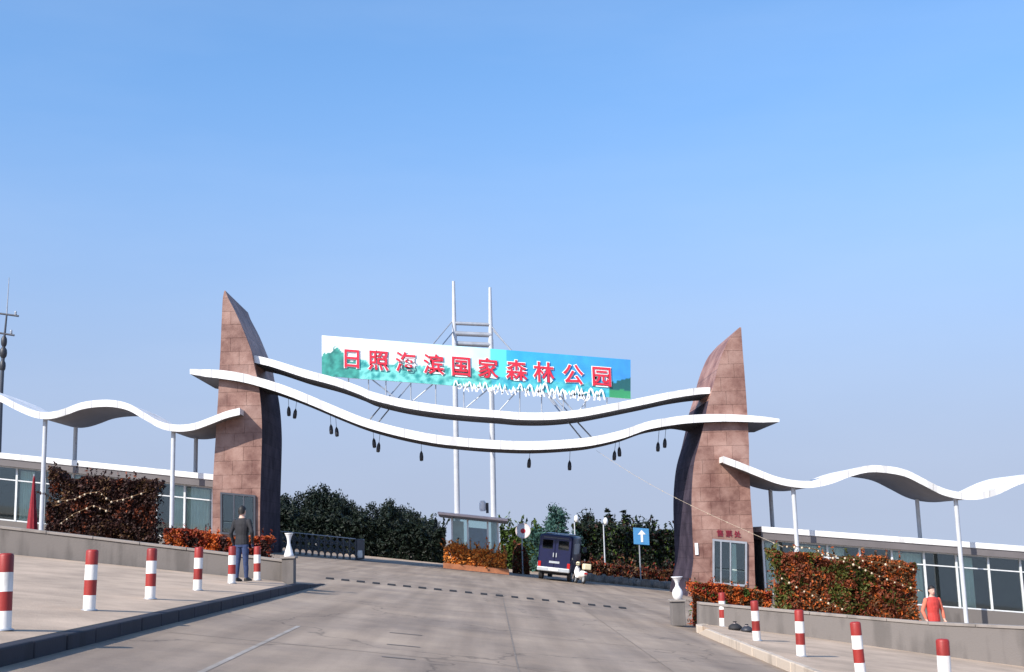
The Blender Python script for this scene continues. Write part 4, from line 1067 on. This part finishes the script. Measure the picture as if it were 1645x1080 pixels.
# ------------------------------------------------------------------ sliding gate
def sliding_gate():
    Y = 69.6; A, B = gx(452, Y), gx(572, Y)
    t = thing('sliding_gate', 'dark folded lattice sliding gate standing at the left of the road', 'gate', ((A.x+B.x)/2, Y, gz((A.x+B.x)/2)))
    n = 12; H = 1.05
    for k in range(n+1):
        x = lerp(A.x, B.x, k/n)
        mb = MB(); mb.box((x, Y-.18, gz(x, H/2+.05)), (.06, .06, H)); mb.box((x, Y+.18, gz(x, H/2+.05)), (.06, .06, H)); mb.box((x, Y, gz(x, H+.08)), (.05, .42, .05)); mb.box((x, Y, gz(x, .06)), (.08, .46, .1))
        mb.build('upright', M['framed'], t)
    for k in range(n):
        xa, xb = lerp(A.x, B.x, k/n), lerp(A.x, B.x, (k+1)/n)
        for y in (-.22, .22):
            for (h0, h1) in ((.2, .62), (.62, .2), (.62, 1.02), (1.02, .62)):
                MB().tube((xa, Y+y, gz(xa, h0)), (xb, Y+y, gz(xb, h1)), .022, n=5).build('lattice_bar', M['framed'], t)
        MB().tube((xa, Y-.18, gz(xa, H+.12)), (xb, Y-.18, gz(xb, H+.12)), .03, n=6).build('top_rail', M['steel'], t)
    mb = MB(); mb.box((B.x+.25, Y, gz(B.x+.25, .62)), (.42, .6, 1.15)); mb.build('drive_head', M['framed'], t, bevel=.06)
    MB().lathe((B.x+.25, Y-.31, gz(B.x+.25, .35)), [(.14, -.2), (.17, 0), (.14, .2)], 12, sy=.3).build('head_lamp', M['chrome'], t)
sliding_gate()

# ------------------------------------------------------------------ blue van
def van():
    p = gx(888, 67.5); 
    t = thing('blue_van', 'dark blue box van with pale bumper driving away past the booth', 'van', p, (0, math.atan(S), R(-13))); t.scale = (1.16, 1.16, 1.16)
    W, Lg, H = 1.62, 3.7, 2.15; z0 = .42
    def ring(y, w2, zb, zt, rr=.14):
        pts = []
        for cx, cz, a0 in ((w2-rr, zt-rr, 0), (-w2+rr, zt-rr, 90), (-w2+rr*.5, zb+rr*.5, 180), (w2-rr*.5, zb+rr*.5, 270)):
            q = rr if a0 < 180 else rr*.5
            for k in range(5):
                a = R(a0+k*22.5); pts.append(Vector((cx+q*math.cos(a), y, cz+q*math.sin(a))))
        return pts
    MB().loft([ring(-.02, W/2-.06, z0+.04, H-.06), ring(.04, W/2, z0, H), ring(2.5, W/2, z0, H), ring(2.62, W/2-.03, z0, H-.05)]).build('cargo_box', M['bluetruck'], t, world=False)
    MB().loft([ring(2.64, W/2-.05, z0, H-.2), ring(3.2, W/2-.06, z0, H-.24), ring(3.7, W/2-.12, z0, 1.25), ring(3.9, W/2-.16, z0+.06, 1.1)]).build('cab', M['bluetruck'], t, world=False)
    for sx in (-1, 1):
        d = MB(); d.box((sx*.385, -.035, 1.28), (.73, .03, 1.44)); dd = d.build('rear_door', M['bluetruck'], t, world=False, bevel=.015)
        MB().box((sx*.385, -.056, 1.68), (.5, .014, .42)).build('window', M['carglass'], dd, world=False, bevel=.006)
        MB().box((sx*.07, -.07, 1.2), (.04, .035, .2)).build('handle', M['chrome'], dd, world=False)
        MB().box((sx*.7, -.06, .72), (.14, .06, .28)).build('tail_light', M['taillight'], t, world=False, bevel=.015)
        MB().box((sx*(W/2-.02), 3.02, 1.52), (.02, .46, .4)).build('side_window', M['carglass'], t, world=False)
        MB().box((sx*(W/2+.004), 1.3, 1.55), (.02, 1.6, .5)).build('side_panel', M['steel'], t, world=False)
        MB().box((sx*(W/2+.12), 3.2, 1.5), (.2, .06, .26)).build('mirror', M['framed'], t, world=False, bevel=.02)
        for y in (.62, 3.1):
            wh = MB().tube((sx*.60, y, .3), (sx*.78, y, .3), .3, n=22).build('wheel', M['black'], t, world=False, bevel=.02)
            MB().tube((sx*.70, y, .3), (sx*.79, y, .3), .17, n=16).build('rim', M['chrome'], wh, world=False)
    MB().box((0, -.12, .52), (1.56, .18, .2)).build('bumper', M['chrome'], t, world=False, bevel=.04)
    MB().box((0, -.06, .44), (1.2, .12, .12)).build('under_frame', M['black'], t, world=False)
    MB().box((0, -.215, .54), (.44, .012, .14)).build('number_plate', M['signwhite'], t, world=False)
    MB().box((0, 1.9, .36), (1.1, 3.2, .14)).build('chassis', M['black'], t, world=False)
    for z in (.62, 1.05): MB().box((-W/2-.006, 1.3, z), (.02, 2.4, .03)).build('side_moulding', M['framed'], t, world=False)
    for x in (-.55, .55): MB().tube((x, .3, H+.05), (x, 2.3, H+.05), .02, n=8).build('roof_rail', M['chrome'], t, world=False)
    for k in range(4): MB().tube((-.55, .4+k*.6, H+.05), (.55, .4+k*.6, H+.05), .016, n=8).build('roof_rail', M['chrome'], t, world=False)
    for x in (-.55, .55): MB().box((x, 1.3, H+.015), (.06, 2.0, .05)).build('rail_foot', M['framed'], t, world=False)
    MB().box((0, -.055, 2.0), (1.2, .03, .05)).build('rain_gutter', M['framed'], t, world=False)
    MB().box((0, -.06, .86), (.5, .02, .1)).build('number_lamp_bar', M['chrome'], t, world=False)
    ms = MB()
    ms.box((-W/2-.012, .35, .62), (.02, .5, .36)); ms.build('pale_side_patch', M['chrome'], t, world=False)
van()

def scooter():
    p = gx(937, 66.4); t = thing('scooter', 'small cream and white scooter standing to the right of the blue van', 'scooter', p, (0, math.atan(S), R(18)))
    for y in (0.0, 1.15):
        wh = MB()
        n = 20; rr = []
        for k in range(n):
            a = 2*math.pi*k/n; c = Vector((0, y+.21*math.cos(a), .26+.21*math.sin(a))); d = Vector((0, math.cos(a), math.sin(a)))
            rr.append([c+d*(.05*math.cos(b))+Vector((.05*math.sin(b), 0, 0)) for b in [R(q*60) for q in range(6)]])
        rr.append(rr[0]); wh.loft(rr); w_ = wh.build('wheel', M['black'], t, world=False)
        MB().tube((-.04, y, .26), (.04, y, .26), .14, n=14).build('hub', M['chrome'], w_, world=False)
    def ring(y, w2, zb, zt): return [Vector((w2*math.cos(R(a))*(1 if math.sin(R(a)) > 0 else .85), y, (zb+zt)/2+(zt-zb)/2*math.sin(R(a)))) for a in range(0, 360, 30)]
    MB().loft([ring(-.25, .08, .5, .66), ring(-.1, .17, .36, .72), ring(.25, .19, .32, .74), ring(.5, .14, .3, .62), ring(.6, .13, .3, .4), ring(.85, .14, .3, .4), ring(.95, .2, .34, .9), ring(1.05, .12, .5, .98)]).build('body', M['vase'], t, world=False)
    MB().loft([ring(-.2, .1, .72, .78), ring(0, .16, .72, .82), ring(.35, .14, .72, .81), ring(.5, .06, .7, .76)]).build('seat', M['black'], t, world=False)
    MB().box((0, -.3, .92), (.42, .34, .32)).build('top_box', M['cream'], t, world=False, bevel=.05)
    MB().tube((0, 1.12, .3), (0, .9, 1.08), .03, n=8).build('steering_column', M['steel'], t, world=False)
    MB().tube((-.32, .84, 1.1), (.32, .84, 1.1), .018, n=8).build('handlebar', M['dark'], t, world=False)
    MB().lathe((0, .95, 1.08), [(.03, -.1), (.12, -.06), (.13, .05), (.06, .12)], 12).build('headlamp_cowl', M['cream'], t, world=False)
    MB().box((0, -.24, .56), (.2, .05, .1)).build('tail_light', M['taillight'], t, world=False, bevel=.02)
    for sx in (-1, 1): MB().tube((sx*.3, .86, 1.1), (sx*.36, .9, 1.28), .01, n=6).tube((sx*.36, .9, 1.24), (sx*.36, .93, 1.35), .05, .05, 10).build('mirror', M['dark'], t, world=False)
scooter()

# ------------------------------------------------------------------ people
def ell(c, rx, ry, n=14, tilt=0):
    return [Vector((c[0]+rx*math.cos(2*math.pi*k/n), c[1]+ry*math.sin(2*math.pi*k/n), c[2]+tilt*math.sin(2*math.pi*k/n))) for k in range(n)]
def limb(mb, pts):
    """pts: (centre, radius) chain"""
    for (a, ra), (b, rb) in zip(pts[:-1], pts[1:]):
        mb.tube(a, b, ra, rb, 12); 
    for c, r in pts:
        mb.lathe(c, [(r*.02, -r), (r*.7, -r*.7), (r, 0), (r*.7, r*.7), (r*.02, r)], 12)
def person(label, loc, rz, H, arms, matfun, mats, hairlen, lean=0, collar=None):
    """one continuous body (remeshed), facing local -Y"""
    t = thing('person', label, 'person', loc, (0, 0, rz))
    k = H/1.75; V = lambda x, y, z: Vector((x*k, y*k+lean*z*k, z*k))
    mb = MB()
    mb.loft([ell(V(0, 0, .80), .145*k, .105*k), ell(V(0, 0, .88), .175*k, .125*k), ell(V(0, 0, .98), .17*k, .12*k), ell(V(0, 0, 1.08), .155*k, .112*k), ell(V(0, 0, 1.2), .175*k, .122*k), ell(V(0, .005, 1.34), .195*k, .118*k), ell(V(0, .01, 1.43), .165*k, .095*k), ell(V(0, .01, 1.48), .075*k, .065*k), ell(V(0, -.005, 1.56), .056*k, .058*k)])
    # head: skull, jaw, nose, ears
    mb.loft([ell(V(0, -.02, 1.515), .035*k, .04*k), ell(V(0, -.022, 1.54), .055*k, .066*k), ell(V(0, -.015, 1.58), .068*k, .082*k), ell(V(0, -.005, 1.63), .075*k, .092*k), ell(V(0, 0, 1.68), .076*k, .095*k), ell(V(0, .005, 1.72), .062*k, .078*k), ell(V(0, .005, 1.75), .025*k, .03*k)])
    mb.loft([ell(V(0, -.098, 1.592), .016*k, .014*k, 8), ell(V(0, -.096, 1.61), .013*k, .014*k, 8), ell(V(0, -.085, 1.645), .007*k, .01*k, 8)])
    for s in (-1, 1): mb.lathe(V(s*.077, .005, 1.625), [(.004*k, -.03*k), (.014*k, -.015*k), (.017*k, .012*k), (.006*k, .03*k)], 8)
    for s, fy in ((-1, -.05), (1, .04)):                       # legs, feet a little apart
        limb(mb, [(V(s*.085, 0, .84), .092*k), (V(s*.095, fy*.3, .5), .066*k), (V(s*.095, fy*.5+.01, .44), .062*k), (V(s*.10, fy*.8+.01, .3), .06*k), (V(s*.10, fy+.01, .09), .042*k)])
        a = V(s*.105, fy, 0)
        mb.loft([[a+Vector((x*k, y*k, z*k)) for x, y, z in ((-.04, yy, .015), (.04, yy, .015), (.045*ww, yy, .05), (.03*ww, yy, hh), (-.03*ww, yy, hh), (-.045*ww, yy, .05))] for yy, ww, hh in ((.07, .8, .09), (.0, 1, .12), (-.09, 1.05, .085), (-.17, .9, .06), (-.195, .5, .045))])
    for s, (el, wr, fwd) in zip((-1, 1), arms):                # arms with hands
        sh = V(s*.185, .01, 1.40); e = V(*el); w_ = V(*wr)
        limb(mb, [(sh, .062*k), (sh.lerp(e, .5), .054*k), (e, .045*k), (e.lerp(w_, .4), .043*k), (w_, .03*k)])
        d = (w_-e).normalized(); side = Vector((0, -1, 0)) if abs(d.y) < .7 else Vector((-s, 0, 0)); side = (side-d*side.dot(d)).normalized(); nrm = d.cross(side)
        limb(mb, [(w_+d*.01*k, .026*k), (w_+d*.05*k+side*.018*k, .024*k), (w_+d*.085*k+side*.026*k, .016*k)]); limb(mb, [(w_+d*.05*k-side*.018*k, .024*k), (w_+d*.085*k-side*.026*k, .016*k)])
        for q, L in zip((-.034, -.012, .011, .033), (.055, .07, .075, .065)):
            b = w_+d*.085*k+side*q*k
            limb(mb, [(b, .0095*k), (b+d*L*.55*k, .009*k), (b+d*L*k+nrm*(.025*k*-s), .0075*k)])
        b = w_+d*.03*k+side*.03*k; limb(mb, [(b, .012*k), (b+d*.03*k+side*.025*k, .0105*k), (b+d*.06*k+side*.028*k, .009*k)])
    o = mb.build('body', mats, t, world=False, recalc=False)
    rm = o.modifiers.new('r', 'REMESH'); rm.mode = 'VOXEL'; rm.voxel_size = .0085; rm.use_smooth_shade = True
    sm = o.modifiers.new('s', 'SMOOTH'); sm.factor = .5; sm.iterations = 2
    bpy.context.view_layer.update(); dg = bpy.context.evaluated_depsgraph_get()
    me = bpy.data.meshes.new_from_object(o.evaluated_get(dg)); o.modifiers.clear(); o.data = me
    me.materials.clear()
    for q in mats: me.materials.append(q)
    for f in me.polygons:
        c = f.center/k; f.material_index = matfun(c); f.use_smooth = True
    # hair
    hb = MB(); rings = []
    for z, rx, ry, oy in ((1.60-hairlen, .070, .05, .05), (1.62, .082, .07, .035), (1.66, .085, .09, .018), (1.695, .084, .105, .000), (1.735, .066, .084, .002), (1.768, .022, .028, .006)):
        rings.append(ell(V(0, oy, z), rx*k, ry*k, 16))
    hb.loft(rings); hb.build('hair', M['hair'], t, world=False)
    for s in (-1, 1): MB().lathe(V(s*.03, -.086, 1.645), [(.002*k, -.007*k), (.011*k, 0), (.002*k, .007*k)], 8).build('eye', M['hair'], t, world=False)
    MB().box(V(0, -.088, 1.562), (.042*k, .01*k, .008*k)).build('mouth', M['signred'], t, world=False)
    return t
def m_man(c):
    if c.z > 1.475: return 0
    if c.z < .10: return 3
    if abs(c.x) > .17 and c.z < .80 : return 0
    if c.z < .86: return 2
    if c.x > .2 and c.z < .84: return 0
    return 1
p = onground(384, 934, KH)
person('person in black jacket and blue jeans standing on the left pavement', (p.x+.06, p.y, gz(p.x+.06, KH)-.01), R(160), 1.78,
       (((-.30, .06, 1.14), (-.24, -.06, .92), 0), ((.27, .05, 1.12), (.25, -.05, .86), 0)), m_man, [M['skin'], M['jacket'], M['jeans'], M['shoe']], .03, collar=None)
def m_red(c):
    if c.z > 1.475: return 0
    if c.z < .09: return 4
    if abs(c.x) > .185 and c.z > .93: return 2
    if abs(c.x) > .17 and c.z <= .93 and c.z > .7: return 0
    if c.z < .62: return 3
    return 1
p = gx(1505, 29.6, .1)
person('person in red coat with pale orange sleeves standing behind the right wall', (p.x, p.y, gz(p.x, 0.05)), R(15), 1.66,
       (((-.29, .03, 1.13), (-.26, -.07, .90), 0), ((.29, .03, 1.13), (.27, -.06, .90), 0)), m_red, [M['skin'], M['coat'], M['sleeve'], M['trous'], M['shoe']], .12)

# ------------------------------------------------------------------ closed red parasol at the left
def parasol():
    Y = 37.5; g_ = gx(50, Y); top = at(46, 762, Y); h = top.z-g_.z
    t = thing('closed_parasol', 'closed dark red parasol standing left of the dark hedge', 'parasol', g_)
    MB().tube((0, 0, -.1), (0, 0, h), .025, n=8).build('pole', M['steel'], t, world=False)
    n = 24; rings = []
    for z, r in ((.32, .15), (.36, .16), (.7, .15), (1.0, .13), (1.3, .10), (1.36, .085), (1.5, .08), (1.9, .045), (h-.06, .025)):
        rings.append([Vector(((r*(1+.22*math.cos(k*math.pi*2*8/n+z)))*math.cos(2*math.pi*k/n), (r*(1+.22*math.cos(k*math.pi*2*8/n+z)))*math.sin(2*math.pi*k/n), z)) for k in range(n)])
    MB().loft(rings).build('canopy', M['parasol'], t, world=False)
    MB().lathe((0, 0, 0), [(.24, -.1), (.24, .05), (.05, .1)], 16).build('base', M['wall'], t, world=False)
parasol()

# ------------------------------------------------------------------ dark bundles and a pale basin by the right bollards
def bundle(u, v, r, label, m):
    p = gx(u, v, KH); t = thing('bundle', label, 'bag', p, group='bags on the right pavement')
    mb = MB(); rings = []; n = 14; rg = random.Random(int(u))
    for z, q in ((0, .8), (.12, 1.05), (.3, 1.0), (.5, .7), (.62, .3), (.7, .22), (.8, .34)):
        rings.append([Vector((r*q*(1+.16*noise.noise(Vector((k*.9, z*5, u))))*math.cos(2*math.pi*k/n), r*q*(1+.16*noise.noise(Vector((k*.9, z*5, u+7))))*math.sin(2*math.pi*k/n), z*r*1.6)) for k in range(n)])
    mb.loft(rings).build('sack', m, t, world=False)
    MB().lathe((0, 0, 0), [(r*.24, r*.97), (r*.3, r*1.02), (r*.24, r*1.07)], 12).build('tie', M['pink'], t, world=False)
bundle(1181, 29.8, .16, 'left one of two black sacks between the two farthest right bollards', M['black'])
bundle(1200, 29.5, .14, 'right one of two black sacks between the two farthest right bollards', M['dark'])

# ------------------------------------------------------------------ far pole with crossarms at the left edge
def utility_pole():
    Y = 110; b = gx(-6, Y); top = at(15, 446, Y)
    t = thing('utility_pole', 'tall dark pole with crossarms and thin aerial at the left picture edge', 'pole', b)
    ax = lambda v: at(interp([(440, 15), (510, 10.5), (540, 7), (640, 1)], v), v, Y)
    lowp = b+Vector((0, 0, -.5))
    MB().tube(lowp, ax(632), .26, .2, 12).tube(ax(632), ax(548), .2, .14, 12).tube(ax(548), ax(505), .11, .08, 10).build('shaft', M['framed'], t)
    MB().tube(ax(505), ax(446), .06, .03, 8).build('aerial', M['steel'], t)
    for v, a, c in ((504, -14, 30), (535, -14, 23)):
        MB().tube(at(a, v-2, Y), at(c, v+4, Y), .09, n=8).build('crossarm', M['framed'], t)
        for u in (a+4, c-5):
            p = at(u, v+(u-a)*.13-4, Y); MB().lathe(p, [(.07, -.1), (.13, 0), (.07, .1), (.12, .18), (.05, .3)], 10).build('insulator', M['steel'], t)
    for v, r in ((549, .27), (567, .33), (588, .28)):
        p = ax(v); MB().lathe(p, [(r*.4, -.55), (r*.9, -.3), (r, 0), (r*.9, .3), (r*.4, .55)], 12).build('fitting', M['dark'], t)
utility_pole()
